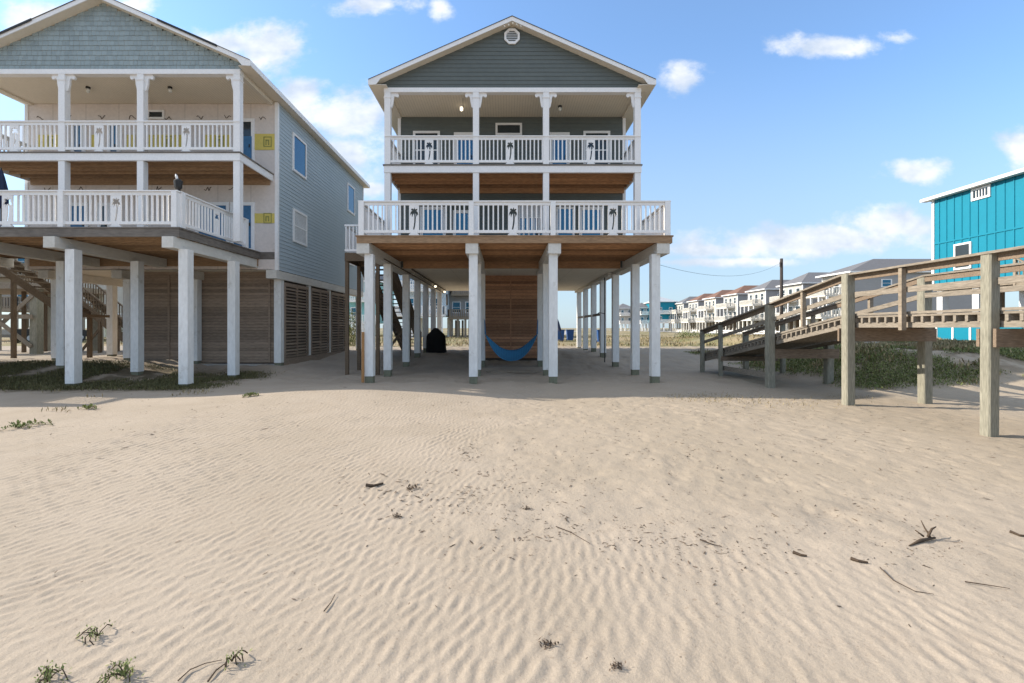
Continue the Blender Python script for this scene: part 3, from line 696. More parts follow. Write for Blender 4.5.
# --- storage room between the middle piles
mb = MB(); z = .32
while z < 4.0:
    mb.box(-1.0, 1.44, 21.6, 21.63, z, min(z+.126, 4.03)); z += .14
sr = put('storage_room', mb, 'store_red', main)
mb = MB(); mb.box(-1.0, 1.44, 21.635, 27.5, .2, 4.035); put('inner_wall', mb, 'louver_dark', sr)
mb = MB(); mb.box(.18, .24, 21.575, 21.598, .3, 4.0); mb.box(-1.0, 1.44, 21.57, 21.598, 3.78, 4.03); put('trim', mb, 'store_red', sr)
for x in (-1.0, 1.44):
    for y in (20.1,):
        g = gz(x, y); mb = MB(); mb.cbox(x, y, g+.25, 3.92, .25); pl = put('pile', mb, 'pile_paint', main); mb = MB(); mb.cbox(x, y, g-.3, g+.25, .225); put('pile_foot', mb, 'pile_wood', pl)
# pipes along the left beam, small lamps
mb = MB(); mb.tube([(-3.86, 15.2, 3.86), (-3.86, 19.0, 3.86), (-3.84, 27.0, 3.84), (-3.84, 30.0, 3.82)], .022, 6)
mb.tube([(-3.7, 18.9, 3.98), (-3.7, 29.5, 3.96)], .03, 6); mb.tube([(-3.72, 30.2, 3.8), (-3.72, 30.25, 3.1)], .05, 6); put('drain_pipe', mb, 'bark', main)
for y in (25.5, 29.3):
    mb = MB(); mb.tube([(-3.75, y, 4.03), (-3.75, y, 3.93)], .05, 8); l = put('pile_lamp', mb, 'dark_metal', main)
    mb = MB(); mb.tube([(-3.75, y, 3.93), (-3.75, y, 3.86), (-3.75, y, 3.82)], [.05, .07, .03], 8); put('lamp_glass', mb, 'bulb', l, smooth=True)
mb = MB(); mb.tube([(-4.34, 14.55, .02), (-4.34, 14.55, 1.55)], .045, 8); put('stand_pipe', mb, 'rust_pipe', main)
for y0, y1 in ((22.75, 24.85), (25.15, 27.45), (27.75, 29.95)):
    mb = MB(); mb.box(4.50, 4.54, y0, y1, 2.26, 2.38); put('side_rail', mb, 'raw_wood', main)
mb = MB(); mb.tube([(4.36, 21.2, .1), (4.36, 21.2, 3.9)], .025, 6); mb.tube([(4.36, 21.2, 2.3), (4.1, 21.1, 2.35), (4.0, 21.05, 2.28)], .018, 6); put('shower_pipe', mb, 'dark_metal', main)
# --- side landing and stairs on the left of the main house
lx0, lx1 = -5.85, -4.52; ly0, ly1 = 17.4, 19.0
mb = MB(); y = ly0
while y < ly1: mb.box(lx0, lx1, y, y+.13, 4.36, 4.40); y += .14
for y in (ly0, ly1-.05): mb.box(lx0, lx1, y, y+.04, 4.1, 4.358)
mb.box(lx0, lx0+.04, ly0+.045, ly1-.055, 4.1, 4.358)
la = put('side_landing', mb, 'stair_wood', main)
for x, y in ((lx0+.06, ly0+.1), (lx1-.15, ly0+.1), (lx0+.06, ly1-.1), (lx0+.06, 23.0), (lx1-.1, 23.0)):
    mb = MB(); top = 4.1 if y < 20 else 2.2; mb.cbox(x, y, gz(x, y)-.3, top, .12); put('landing_post', mb, 'stair_wood', la)
mb = MB()
mb.box(lx0, lx1, ly0-.02, ly0+.06, 5.36, 5.42); mb.box(lx0, lx1, ly0, ly0+.04, 4.45, 4.53)
for i in range(9): x = lx0+.05+i*.13; mb.box(x-.02, x+.02, ly0, ly0+.04, 4.53, 5.36)
mb.box(lx0, lx0+.06, ly0+.06, ly1, 5.36, 5.42)
for i in range(11): y = ly0+.15+i*.13; mb.box(lx0, lx0+.04, y-.02, y+.02, 4.45, 5.36)
put('landing_railing', mb, 'white_paint', la)
stairs(main, (lx0+.05, 19.1, 4.2), (lx0+.05, 22.7, 2.2), (1.0, 0, 0), 11)
mb = MB(); mb.box(lx0, lx1, 22.7, 23.9, 2.1, 2.2); put('mid_landing', mb, 'stair_wood', main)
stairs(main, (lx0+.05, 23.9, 2.1), (lx0+.05, 27.0, .45), (1.0, 0, 0), 9)
mb = MB(); mb.bar((lx0+.06, 22.9, .4), (lx1-.1, 22.9, 2.0), .05, .12); put('cross_brace', mb, 'stair_wood', main)

# --- left house details
mb = MB(); mb.box(-9.1, -8.48, 17.745, 19.1, 4.21, 4.48); put('side_deck_strip', mb, 'grey_fascia', left)
sp_ = side_place(-8.45, 1)
window(left, 19.6, 1.28, 7.9, 9.42, sp_, glass='glass', sash=False); window(left, 26.1, 1.2, 7.9, 9.42, sp_, glass='glass', sash=False)
window(left, 19.65, 1.3, 5.1, 6.42, sp_, glass='blind', sash=True); window(left, 26.1, 1.2, 5.1, 6.42, sp_, glass='blind')
lp = front_place(17.75)
def lxp(px): return (px-CX)*17.75/F
def lzp(py): return EYE+(CY-py)*17.75/F
door(left, lxp(246.5), lxp(255)-lxp(238), 7.38, lzp(119), lp, glass='glass_dark')
mb = MB(); mb.box(lxp(240.5), lxp(252.5), 17.68, 17.70, 7.5, lzp(137)); put('door_panel', mb, 'door_blue', left)
window(left, lxp(156.5), lxp(165)-lxp(148), lzp(119.5), lzp(110.5), lp, glass='glass_dark', sash=False, fr=.07)
for a, b in ((72, 86), (108, 121)): door(left, lxp((a+b)/2), lxp(b)-lxp(a), 7.38, lzp(122), lp, glass='blue')
door(left, lxp(195+18), lxp(230)-lxp(196), 4.49, lzp(202.5), lp, glass='blue')
door(left, lxp(243), lxp(255)-lxp(231), 4.49, lzp(202.5), lp, glass='blue'); door(left, lxp(78), lxp(88)-lxp(66), 4.49, lzp(203), lp, glass='blue'); door(left, lxp(105), lxp(112)-lxp(99), 4.49, lzp(203), lp, glass='glass_dark')
def yprint(x0, x1, z0, z1):
    if x1-x0 > 12: x0 -= 1.0; x1 += 1.5
    mb = MB(); mb.box(lxp(x0), lxp(x1), 17.728, 17.745, z0, z1); q = put('printed_panel', mb, 'yellow_print', left)
    mb = MB(); cxx = (lxp(x0)+lxp(x1))/2
    if x1-x0 > 12:
        zc = (z0+z1)/2; hx = .15; y0, y1 = 17.718, 17.726
        mb.box(cxx-hx+.1, cxx+hx+.1, y0, y1, zc+.16, zc+.19); mb.box(cxx-hx+.1, cxx+hx+.1, y0, y1, zc-.19, zc-.16)
        mb.box(cxx-hx+.1, cxx-hx+.13, y0, y1, zc-.157, zc+.157); mb.box(cxx+hx+.07, cxx+hx+.1, y0, y1, zc-.157, zc+.157)
        mb.box(cxx+.02, cxx+.06, y0, y1, zc-.12, zc+.08); mb.box(cxx+.063, cxx+.16, y0, y1, zc+.03, zc+.08); mb.box(cxx+.12, cxx+.16, y0, y1, zc-.12, zc+.027)
        put('print_mark', mb, 'olive_print', q)
yprint(255.5, 274.5, lzp(150), lzp(134)); yprint(255.5, 274.5, 5.55, lzp(213.5))
for (a, b) in ((39, 60), (90, 99), (126, 136), (150, 182), (205, 229)): yprint(a, b, lzp(148), lzp(135))
for (a, b) in ((46, 56), (88, 96)): yprint(a, b, 4.85, 5.35)
# printed scribbles on the wrap
for row, zz, xs_ in ((0, lzp(117.5), (40, 68, 102, 132, 168, 200, 228, 262)), (1, lzp(188.5), (48, 80, 140, 158, 208, 232))):
    for px in xs_:
        mb = MB(); x = lxp(px); 
        pts = [(x-.12+.05*i+random.uniform(-.02, .02), 17.742, zz+random.uniform(-.09, .09)) for i in range(6)]
        for p_, q_ in zip(pts, pts[1:]): mb.bar(p_, q_, .008, .02)
        put('scribble_mark', mb, 'twig', lfw)
# louvered enclosure, right side bays and front
def louver_side(y0, y1):
    fr_ = MB(); x = -8.47; zb, zt = .52, 3.42
    for a, b in ((y0, y0+.07), ((y0+y1)/2-.05, (y0+y1)/2+.05), (y1-.07, y1)): fr_.box(x-.03, x+.03, a, b, zb, zt)
    fr_.box(x-.028, x+.028, y0+.071, y1-.071, zt-.1, zt-.003); fr_.box(x-.028, x+.028, y0+.071, y1-.071, zb+.003, zb+.09)
    f = put('louver_frame', fr_, 'store_grey', left)
    sl2 = MB(); z = zb+.12
    while z < zt-.12:
        for a, b in ((y0+.072, (y0+y1)/2-.052), ((y0+y1)/2+.052, y1-.072)):
            sl2.add([(x+.035, a, z), (x+.035, b, z), (x-.03, b, z+.05), (x-.03, a, z+.05), (x+.035, a, z+.04), (x+.035, b, z+.04), (x-.03, b, z+.09), (x-.03, a, z+.09)],
                [(3,2,1,0),(4,5,6,7),(0,1,5,4),(1,2,6,5),(2,3,7,6),(3,0,4,7)])
        z += .125
    put('slat', sl2, 'store_grey', f, normals=True)
for y0, y1 in ((18.36, 20.55), (20.85, 22.95), (23.25, 25.25)): louver_side(y0, y1)
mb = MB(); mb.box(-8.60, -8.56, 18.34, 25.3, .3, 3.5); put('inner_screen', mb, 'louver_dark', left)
mb = MB(); mb.box(-8.54, -8.44, 18.36, 25.28, .08, .50); put('base_board', mb, 'store_grey', left)
mb = MB(); z = .35
while z < 3.75: mb.box(-13.95, -8.75, 18.38, 18.41, z, z+.104); z += .112
lw = put('slatted_wall', mb, 'store_grey', left)
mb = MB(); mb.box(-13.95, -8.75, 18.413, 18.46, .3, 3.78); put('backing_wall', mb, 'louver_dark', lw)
for x in (-12.9, -10.35, -9.05): mb = MB(); mb.box(x-.04, x+.04, 18.35, 18.379, .35, 3.7); put('trim', mb, 'store_grey', lw)
mb = MB(); mb.box(-13.97, -13.92, 18.47, 27.5, .3, 3.78); put('slatted_wall', mb, 'store_grey', left)
mb = MB(); mb.box(-14.2, -8.7, 18.1, 25.2, .05, .30); put('slab', mb, 'concrete', left)
# stairs seen below the left house
def post_(root, x, y, top, w=.13, m='stair_wood', nm='stair_post'):
    mb = MB(); mb.cbox(x, y, gz(x, y)-.3, top, w); put(nm, mb, m, root)
sb = thing('wooden_staircase', (-20.4, 24, .4), 'long dark wooden staircase with railings rising to the left behind the left house', 'staircase')
stairs(sb, (-18.3, 24, .45), (-22.4, 24, 3.75), (0, 1.1, 0), 15)
for x, y in ((-20.3, 24), (-22.4, 24), (-20.3, 25.1), (-22.4, 25.1)): post_(sb, x, y, .45+(-18.3-x)*.805)
mb = MB(); mb.box(-24.2, -22.4, 23.9, 25.2, 3.7, 3.85); put('top_landing', mb, 'stair_wood', sb)
for x in (-24.1,):
    for y in (24.0, 25.1): post_(sb, x, y, 3.7)
mb = MB(); mb.bar((-21.2, 23.95, .5), (-20.3, 23.95, 1.6), .05, .12); put('cross_brace', mb, 'stair_wood', sb)
mb = MB(); mb.bar((-24.1, 23.9, 4.75), (-22.4, 23.9, 4.75), .08, .05)
for i in range(12): mb.bar((-24.05+i*.14, 23.9, 3.85), (-24.05+i*.14, 23.9, 4.73), .035, .035)
put('landing_rail', mb, 'stair_wood', sb)
sb = thing('wooden_staircase', (-18.6, 18.7, .4), 'short steep flight of wooden steps under the left edge of the left house deck', 'staircase')
stairs(sb, (-17.1, 18.7, 2.2), (-20.2, 18.7, 4.35), (0, 1.0, 0), 10, rail=False)
mb = MB(); mb.box(-17.1, -16.3, 18.65, 19.75, 2.1, 2.2); put('mid_landing', mb, 'stair_wood', sb)
for x in (-17.0,): post_(sb, x, 18.75, 2.1); post_(sb, x, 19.6, 2.1)
for x in (-20.1,): post_(sb, x, 18.75, 4.2); post_(sb, x, 19.6, 4.2)

# ------------------------------------------------------------------ things at the houses
def hammock():
    root = thing('hammock', (.22, 19.95, 0), 'blue cloth hammock slung low between two white piles under the slate house', 'hammock')
    mb = MB(); n = 24; m_ = 8; vs = []; x0, x1 = -.86, 1.30
    for i in range(n+1):
        t = i/n; x = x0+(x1-x0)*t; u = 2*t-1
        zc = .44+ .98*abs(u)**2.3; wid = .50*(1-abs(u)**3)**.6+.04
        for k in range(m_+1):
            s = 2*k/m_-1; vs.append((x, 19.95+s*wid*.75, zc+(.10*abs(s)**1.6+.20*s)*(1-abs(u)**4)))
    fs = [(i*(m_+1)+k, (i+1)*(m_+1)+k, (i+1)*(m_+1)+k+1, i*(m_+1)+k+1) for i in range(n) for k in range(m_)]
    mb.add(vs, fs); o = put('cloth', mb, 'hammock', root, smooth=True)
    md = o.modifiers.new('th', 'SOLIDIFY'); md.thickness = .012
    for xe, xa in ((x0, -.9), (x1, 1.33)):
        mb = MB(); mb.tube([(xe, 19.95, 1.42), (xe+(xa-xe)*.5, 19.97, 1.8), (xa, 20.0, 2.12)], [.035, .022, .018], 6); put('rope', mb, 'rope', root)
hammock()
def grill():
    x, y = -3.55, 24.4; g = gz(x, y); root = thing('covered_grill', (x, y, g), 'black fabric cover draped over a grill beneath the slate house', 'grill')
    mb = MB(); nseg = 28; rows = [(0, .50, .33), (.12, .49, .32), (.45, .48, .31), (.8, .47, .29), (.92, .42, .26), (1.03, .30, .21), (1.13, .20, .15), (1.22, .12, .08), (1.25, .02, .02)]
    vs = []
    for i, (z, rx, ry) in enumerate(rows):
        for k in range(nseg):
            a = 2*math.pi*k/nseg; e = .55
            cxp = abs(math.cos(a))**e*math.copysign(1, math.cos(a)); syp = abs(math.sin(a))**e*math.copysign(1, math.sin(a))
            fold = 1+.045*math.sin(a*9+i*.6)*(1-z/1.3)+.02*math.sin(a*5+i)
            vs.append((x+rx*cxp*fold-.10*(z > 1)*(z-1), y+ry*syp*fold, g+.02+z))
    fs = [(i*nseg+k, i*nseg+(k+1) % nseg, (i+1)*nseg+(k+1) % nseg, (i+1)*nseg+k) for i in range(len(rows)-1) for k in range(nseg)]
    fs.append(tuple(range((len(rows)-1)*nseg, len(rows)*nseg))); mb.add(vs, fs); put('cover', mb, 'black_cover', root, smooth=True)
    mb = MB()
    for dx in (-.42, .42):
        for dy in (-.25, .25): mb.tube([(x+dx-.03, y+dy, g+.03), (x+dx+.03, y+dy, g+.03)], .05, 10)
    put('wheels', mb, 'dark_metal', root)
grill()
mb = MB(); mb.bar((-.75, 18.2, gz(-.7, 18.2)+.04), (1.15, 18.0, gz(1, 18)+.04), .14, .05)
tag(put('plank', mb, 'raw_wood', origin=(.2, 18.1, 0)), 'loose wooden plank lying on sand in front of the hammock', 'plank')
def closed_umbrella(x, y, z):
    root = thing('patio_umbrella', (x, y, z), 'closed navy patio umbrella standing on the lower deck at the far left edge', 'umbrella')
    mb = MB(); mb.tube([(x, y, z), (x, y, z+1.93)], .022, 8); put('pole', mb, 'dark_metal', root)
    mb = MB(); n = 16; vs = []; rows = [(.75, .13), (.95, .15), (1.3, .14), (1.65, .08), (1.86, .03)]
    for zz, r in rows:
        for k in range(n): a = 2*math.pi*k/n; q = r*(1+.18*(k % 2)); vs.append((x+q*math.cos(a), y+q*math.sin(a), z+zz))
    mb.add(vs, [(i*n+k, i*n+(k+1) % n, (i+1)*n+(k+1) % n, (i+1)*n+k) for i in range(len(rows)-1) for k in range(n)]+[tuple(range(n))[::-1], tuple(range((len(rows)-1)*n, len(rows)*n))])
    put('canopy', mb, 'navy', root)
    mb = MB(); mb.tube([(x, y, z), (x, y, z+.09)], .25, 16); put('base', mb, 'dark_metal', root)
closed_umbrella((1-CX)*14.2/F, 14.2, 4.48)
def torch(x, y):
    root = thing('deck_lantern', (x, y, 4.48), 'dark lantern on the railing corner of the left house lower deck', 'lantern')
    mb = MB(); mb.tube([(x, y, 5.515), (x, y, 5.55), (x, y, 5.62), (x, y, 5.80), (x, y, 5.86)], [.08, .05, .1, .12, .05], 10); put('body', mb, 'dark_metal', root)
    mb = MB(); mb.tube([(x-.03, y, 5.86), (x-.05, y, 5.94), (x-.07, y, 6.0)], [.03, .035, .01], 8); put('finial', mb, 'white_paint', root)
torch(-9.22, 13.5)

# ------------------------------------------------------------------ boardwalk
def boardwalk():
    root = thing('boardwalk', (8.4, 10.5, 0), 'weathered grey wooden beach walkover with handrails and a ramp, right of the slate house', 'boardwalk')
    xn, xf = 7.43, 9.34; zk = 1.93; Y0, YR, YE = -1.0, 10.6, 18.45; sl_ = .165
    def dz(y): return zk - max(0, y-YR)*sl_
    ys_flat = [7.4-3.05*k for k in range(0, 3)]
    posts = [(xn, 10.42, 2.84, .19), (xn+.02, 7.4, 2.84, .17), (xn, 4.35, 2.84, .2), (xf, 10.7, 2.80, .2), (xf, 7.6, 2.8, .2), (xf, 4.5, 2.8, .2),
             (xn, 13.5, dz(13.5)+.86, .2), (xf, 13.9, dz(13.9)-.10, .2), (xn, 16.6, dz(16.6)+.83, .13), (xn, 18.15, dz(18.15)+.86, .14), (xf, 18.7, dz(18.7)+.86, .18), (xf, 16.2, dz(16.2)+.86, .14)]
    for x, y, top, w in posts:
        g = gz(x, y); mb = MB(); b = .02
        prof = [(-w/2+b, -w/2), (w/2-b, -w/2), (w/2, -w/2+b), (w/2, w/2-b), (w/2-b, w/2), (-w/2+b, w/2), (-w/2, w/2-b), (-w/2, -w/2+b)]
        lean = random.uniform(-.01, .01)
        mb.prism(prof, lambda a, c_, k: (x+a+lean*(k-g), y+c_, k), g-.5, top); put('post', mb, 'raw_post', root, normals=True)
    # short rail stubs between posts
    for x, y in ((xn, 9.0), (xn, 5.9), (xn, 12.0), (xf, 9.2), (xf, 6.0), (xf, 12.3), (xf, 14.6)):
        mb = MB(); mb.box(x-.045, x+.045, y-.04, y+.04, dz(y)-.3*(y < YR), dz(y)+.86); put('rail_stub', mb, 'raw_wood', root)
    for x, s in ((xn, 1), (xf, -1)):
        for (ya, yb_) in ((Y0, YR), (YR, 18.75 if s < 0 else 18.25)):
            za, zb = dz(ya), dz(yb_)
            mb = MB(); mb.bar((x+s*.03, ya, za+.895), (x+s*.03, yb_, zb+.895), .19, .038); h_ = put('handrail', mb, 'ramp_board', root)
            mb = MB(); mb.bar((x+s*.075, ya, za+.818), (x+s*.075, yb_, zb+.818), .04, .11); put('under_rail', mb, 'ramp_cross', h_)
            mb = MB(); mb.bar((x+s*.075, ya, za+.46), (x+s*.075, yb_, zb+.46), .04, .105); put('mid_rail', mb, 'ramp_board', root)
        mb = MB()
        for (ya, yb_) in ((Y0, YR), (YR, YE)): mb.bar((x+s*.15, ya, dz(ya)-.20), (x+s*.15, yb_, dz(yb_)-.20), .045, .10)
        put('stringer', mb, 'ramp_board', root)
        mb = MB()
        for (ya, yb_) in ((Y0, YR), (YR, YE)): mb.bar((x+s*.16, ya, dz(ya)+.028), (x+s*.16, yb_, dz(yb_)+.028), .12, .045)
        put('edge_board', mb, 'ramp_board', root)
    n = 0; y = YE-.1; rest = MB()
    while y > Y0:
        z = dz(y); mb = MB() if n < 100 else rest
        mb.box(xn+.10, xf-.10, y-.026, y+.026, z-.149, z-.045)
        if n < 100: put('deck_joist', mb, 'ramp_board', root)
        y -= .21; n += 1
    if rest.v: put('deck_joist_row', rest, 'ramp_cross', root, kind='stuff')
    for i in range(12):
        x = xn+.12+i*(xf-xn-.24)/12; w = (xf-xn-.24)/12-.012
        mb = MB(); mb.bar((x+w/2, Y0, zk-.022), (x+w/2, YR, zk-.022), w, .04); mb.bar((x+w/2, YR, dz(YR)-.022), (x+w/2, YE, dz(YE)-.022), w, .04)
        put('deck_board', mb, 'ramp_board', root)
    for y, z0, z1, yo in ((10.56, 1.38, 1.66, .13), (7.4, 1.38, 1.66, .13), (4.35, 1.38, 1.66, .13), (13.6, dz(13.6)-.62, dz(13.6)-.36, .12), (16.6, dz(16.6)-.4, dz(16.6)-.25, .1)):
        for s in (-1, 1):
            mb = MB(); mb.box(xn-.03, xf+.0, y+s*yo-.025, y+s*yo+.025, z0, z1); put('cross_beam', mb, 'ramp_cross', root)
    mb = MB(); mb.bar((xn+.12, 16.7, .28), (xn+.12, 13.6, .30), .04, .16); put('low_brace', mb, 'ramp_board', root)
boardwalk()

# ------------------------------------------------------------------ teal house
def teal_house():
    X = 22.4; Y1 = 25.2; Y0 = 13.0; zb, zt = 3.9, 8.45
    root = thing('teal_house', (X+4, 19, 0), 'bright teal board and batten house on white piles at the right edge', 'house')
    mb = MB(); mb.box(X, X+9, Y0, Y1, zb, zt-.02); put('wall', mb, 'teal', root)
    for i in range(31):
        y = Y0+.02+i*.4065; mb = MB(); mb.box(X-.028, X-.001, y-.025, y+.025, zb+.01, zt-.05); put('batten', mb, 'teal', root)
    mb = MB(); mb.box(X-.036, X-.001, Y0, Y1, 6.02, 6.09); put('band_board', mb, 'teal', root)
    mb = MB(); mb.box(X-.04, X+.12, Y1-.12, Y1+.03, zb-.02, zt); mb.box(X-.04, X+.12, Y0-.03, Y0+.12, zb-.02, zt); put('corner_board', mb, 'white_paint', root)
    mb = MB(); pk = zt+.06
    mb.prism([(X-.3, pk), (X+4.5, pk+1.15), (X+9.3, pk), (X+9.3, pk-.12), (X-.3, pk-.12)], lambda a, b, k: (a, k, b), Y0-.4, Y1+.38); r = put('roof', mb, 'metal_roof', root, normals=True)
    mb = MB(); mb.box(X-.33, X-.302, Y0-.42, Y1+.40, pk-.16, pk-.012); mb.box(X-.3, X+.02, Y0-.4, Y1+.38, pk-.16, pk-.125); put('fascia_board', mb, 'white_paint', r)
    pl = lambda s, o, z: (X-o, s, z)
    def yy(px): return X*F/(px-CX)
    def zz(py, px): return EYE+(CY-py)*yy(px)/F
    w1 = yy(954.5); w2 = yy(972); window(root, (w1+w2)/2, abs(w1-w2), zz(260, 963)-.45, zz(243, 963), pl, glass='glass_dark')
    w1 = yy(972); w2 = yy(991); v = window(root, (w1+w2)/2, abs(w1-w2), zz(199, 981), zz(187, 981), pl, glass='glass_dark', sash=False, fr=.1, name='vent', split=5)
    for y in (24.9, 23.0, 20.6, 18.2, 15.5, 13.3):
        for x in (X+.25, X+4.5, X+8.6):
            mb = MB(); mb.cbox(x, y, gz(x, y)-.4, zb, .32 if x < X+1 else .28); put('pile', mb, 'white_paint', root)
    mb = MB(); mb.box(X+.02, X+9, Y0, Y1, zb-.3, zb-.01); put('floor_beam', mb, 'raw_wood', root)
    g = gz(X, 20)
    mb = MB(); mb.box(X-.05, X+.05, 20.8, Y1-.2, g-.2, 1.95); mb.box(X+.1, X+4, Y1-.3, Y1-.2, g-.2, 1.95); lw = put('skirt_wall', mb, 'teal', root)
    for y in (24.9, 24.0, 23.1, 22.2): mb = MB(); mb.box(X-.08, X-.052, y-.05, y+.05, g-.2, 1.95); put('skirt_trim', mb, 'white_paint', lw)
    for y in (23.8, 22.2, 21.2): mb = MB(); mb.cbox(X+2.2, y, gz(X+2, y)-.2, 3.6, .14); put('brace_post', mb, 'raw_wood', root)
    # wooden stair and guard at the near side
    stairs(root, (X-.6, 19.6, 3.6), (X-.6, 16.8, 1.6), (-1.0, 0, 0), 9, wood='raw_wood')
teal_house()

# ------------------------------------------------------------------ houses inland
def deck_block(root, x0, x1, y0, y1, z, mat_='white_paint', rail=1.0, side='x'):
    mb = MB(); mb.box(x0, x1, y0, y1, z-.28, z); d = put('balcony', mb, mat_, root)
    mb = MB()
    segs = [((x0, y0), (x1, y0)), ((x0, y1), (x1, y1)), ((x0, y0), (x0, y1))] if side == 'x' else [((x0, y0), (x1, y0)), ((x0, y0), (x0, y1)), ((x1, y0), (x1, y1))]
    for (a, b) in segs:
        mb.bar((*a, z+rail), (*b, z+rail), .1, .1); mb.bar((*a, z+.12), (*b, z+.12), .06, .1)
        L_ = math.dist(a, b); n = int(L_/.26)
        for i in range(n+1): t = i/n; x = a[0]+(b[0]-a[0])*t; y = a[1]+(b[1]-a[1])*t; mb.box(x-.06, x+.06, y-.06, y+.06, z, z+rail)
    put('balcony_rail', mb, mat_, d)
def hip_roof(root, x0, x1, y0, y1, ze, rise, m, axis='x', gable=False):
    ov = .5; x0 -= ov; x1 += ov; y0 -= ov; y1 += ov; ins = 0 if gable else min(x1-x0, y1-y0)/2*.95
    ym = (y0+y1)/2; xm = (x0+x1)/2; mb = MB(); zr = ze+rise
    if axis == 'x': rid = [(x0+ins, ym, zr), (x1-ins, ym, zr)]; vs = [(x0,y0,ze),(x1,y0,ze),(x1,y1,ze),(x0,y1,ze)]+rid; fs = [(0,1,5,4),(2,3,4,5),(1,2,5),(3,0,4)]
    else: rid = [(xm, y0+ins, zr), (xm, y1-ins, zr)]; vs = [(x0,y0,ze),(x1,y0,ze),(x1,y1,ze),(x0,y1,ze)]+rid; fs = [(0,1,4),(1,2,5,4),(2,3,5),(3,0,4,5)]
    vs += [(a, b, ze-.22) for a, b in ((x0,y0),(x1,y0),(x1,y1),(x0,y1))]; fs += [(6,7,1,0),(7,8,2,1),(8,9,3,2),(9,6,0,3),(9,8,7,6)]
    mb.add(vs, fs); r = put('roof', mb, m, root, normals=True)
    mb = MB(); 
    for a, b in (((x0,y0),(x1,y0)), ((x1,y0),(x1,y1)), ((x1,y1),(x0,y1)), ((x0,y1),(x0,y0))): mb.bar((*a, ze-.12), (*b, ze-.12), .06, .22)
    put('eave_board', mb, 'white_paint', r)
def small_window(root, place, c, w, z0, z1, glass='glass'):
    window(root, c, w, z0, z1, place, glass=glass, fr=.12)

ROW = [  # roof material, wall material, label
 ('shingle_grey', 'cream', 'nearest cream row house with grey shaded side wall beside the teal house'),
 ('shingle_grey', 'cream', 'cream row house with grey hip roof just right of the utility pole'),
 ('shingle_grey', 'cream', 'grey roofed row house partly behind the dark utility pole'),
 ('shingle_red', 'cream', 'brown roofed row house just left of the utility pole'),
 ('shingle_red', 'tan_wall', 'row house with reddish roof, fifth from the teal house'),
 ('shingle_red', 'cream', 'row house with rust brown roof, sixth from the teal house'),
 ('shingle_grey', 'cream', 'small grey roofed row house, seventh from the teal house'),
]
def row_house():
    root = thing('row_house', (0, 0, 0), '', 'house', 'houses in the row inland of the boardwalk')
    Wd, Lg = 13.0, 7.4
    mb = MB(); mb.box(0, Wd, 0, Lg, 3.2, 9.85); put('wall', mb, 'cream', root)
    mb = MB(); mb.box(.02, Wd+.02, -.06, -.001, 3.2, 9.85); put('shade_grey_wall', mb, 'grey_wall', root)  # shade on the cream house's front face, painted as a grey slab
    mb = MB(); mb.box(-.03, .10, -.09, .1, 3.2, 9.83); mb.box(-.03, .10, Lg-.1, Lg+.05, 3.2, 9.83); put('corner_board', mb, 'white_paint', root)
    hip_roof(root, 0, Wd, 0, Lg, 9.95, 2.3, 'shingle_grey')
    deck_block(root, -2.0, -.02, 1.6, 7.4, 6.65, 'beam_paint'); deck_block(root, -2.5, -.02, 1.2, 7.4, 3.35, 'beam_paint')
    pl = lambda s, o, z: (-o, s, z)
    for y in (1.3, 3.7, 6.1):
        small_window(root, pl, y, 1.3, 6.9 if y == 3.7 else 7.5, 9.1, 'glass_dark'); small_window(root, pl, y, 1.6, 3.6, 5.7, 'glass_dark')
    pf = lambda s, o, z: (s, -.06-o, z)
    small_window(root, pf, 3.0, 1.0, 7.6, 8.8); small_window(root, pf, 6.5, 1.2, 7.4, 8.8)
    for y in (1.3, 3.3, 5.3, 7.1):
        for x in (-2.2, .5, 6, 12): 
            mb = MB(); mb.cbox(x, y, -.4, 3.18 if x > 0 else 3.07, .32); put('pile', mb, 'beam_paint', root)
        mb = MB(); mb.cbox(-1.9, y, 3.35, 6.35, .18); put('balcony_post', mb, 'white_paint', root)
    mb = MB(); mb.box(1.5, 11, 1, Lg-.5, -.2, 3.19); put('garage', mb, 'stair_wood', root)
    return root
proto = row_house()
for k, (rm, wm, lab) in enumerate(ROW):
    r = proto if k == 0 else copy_tree(proto)
    Y = 75+14.3*k; X = 49.8+.06*Y; r.location = (X, Y, .2 if k else -.1); r.scale = (1.7, 1, 1.07) if k == 0 else (1, 1, 1); r['label'] = lab
    for ch in r.children:
        if ch.name.startswith('roof') and rm != 'shingle_grey':
            ch.material_slots[0].link = 'OBJECT'; ch.material_slots[0].material = MATS[rm]
        if ch.name.startswith('wall') and wm != 'cream':
            ch.material_slots[0].link = 'OBJECT'; ch.material_slots[0].material = MATS[wm]

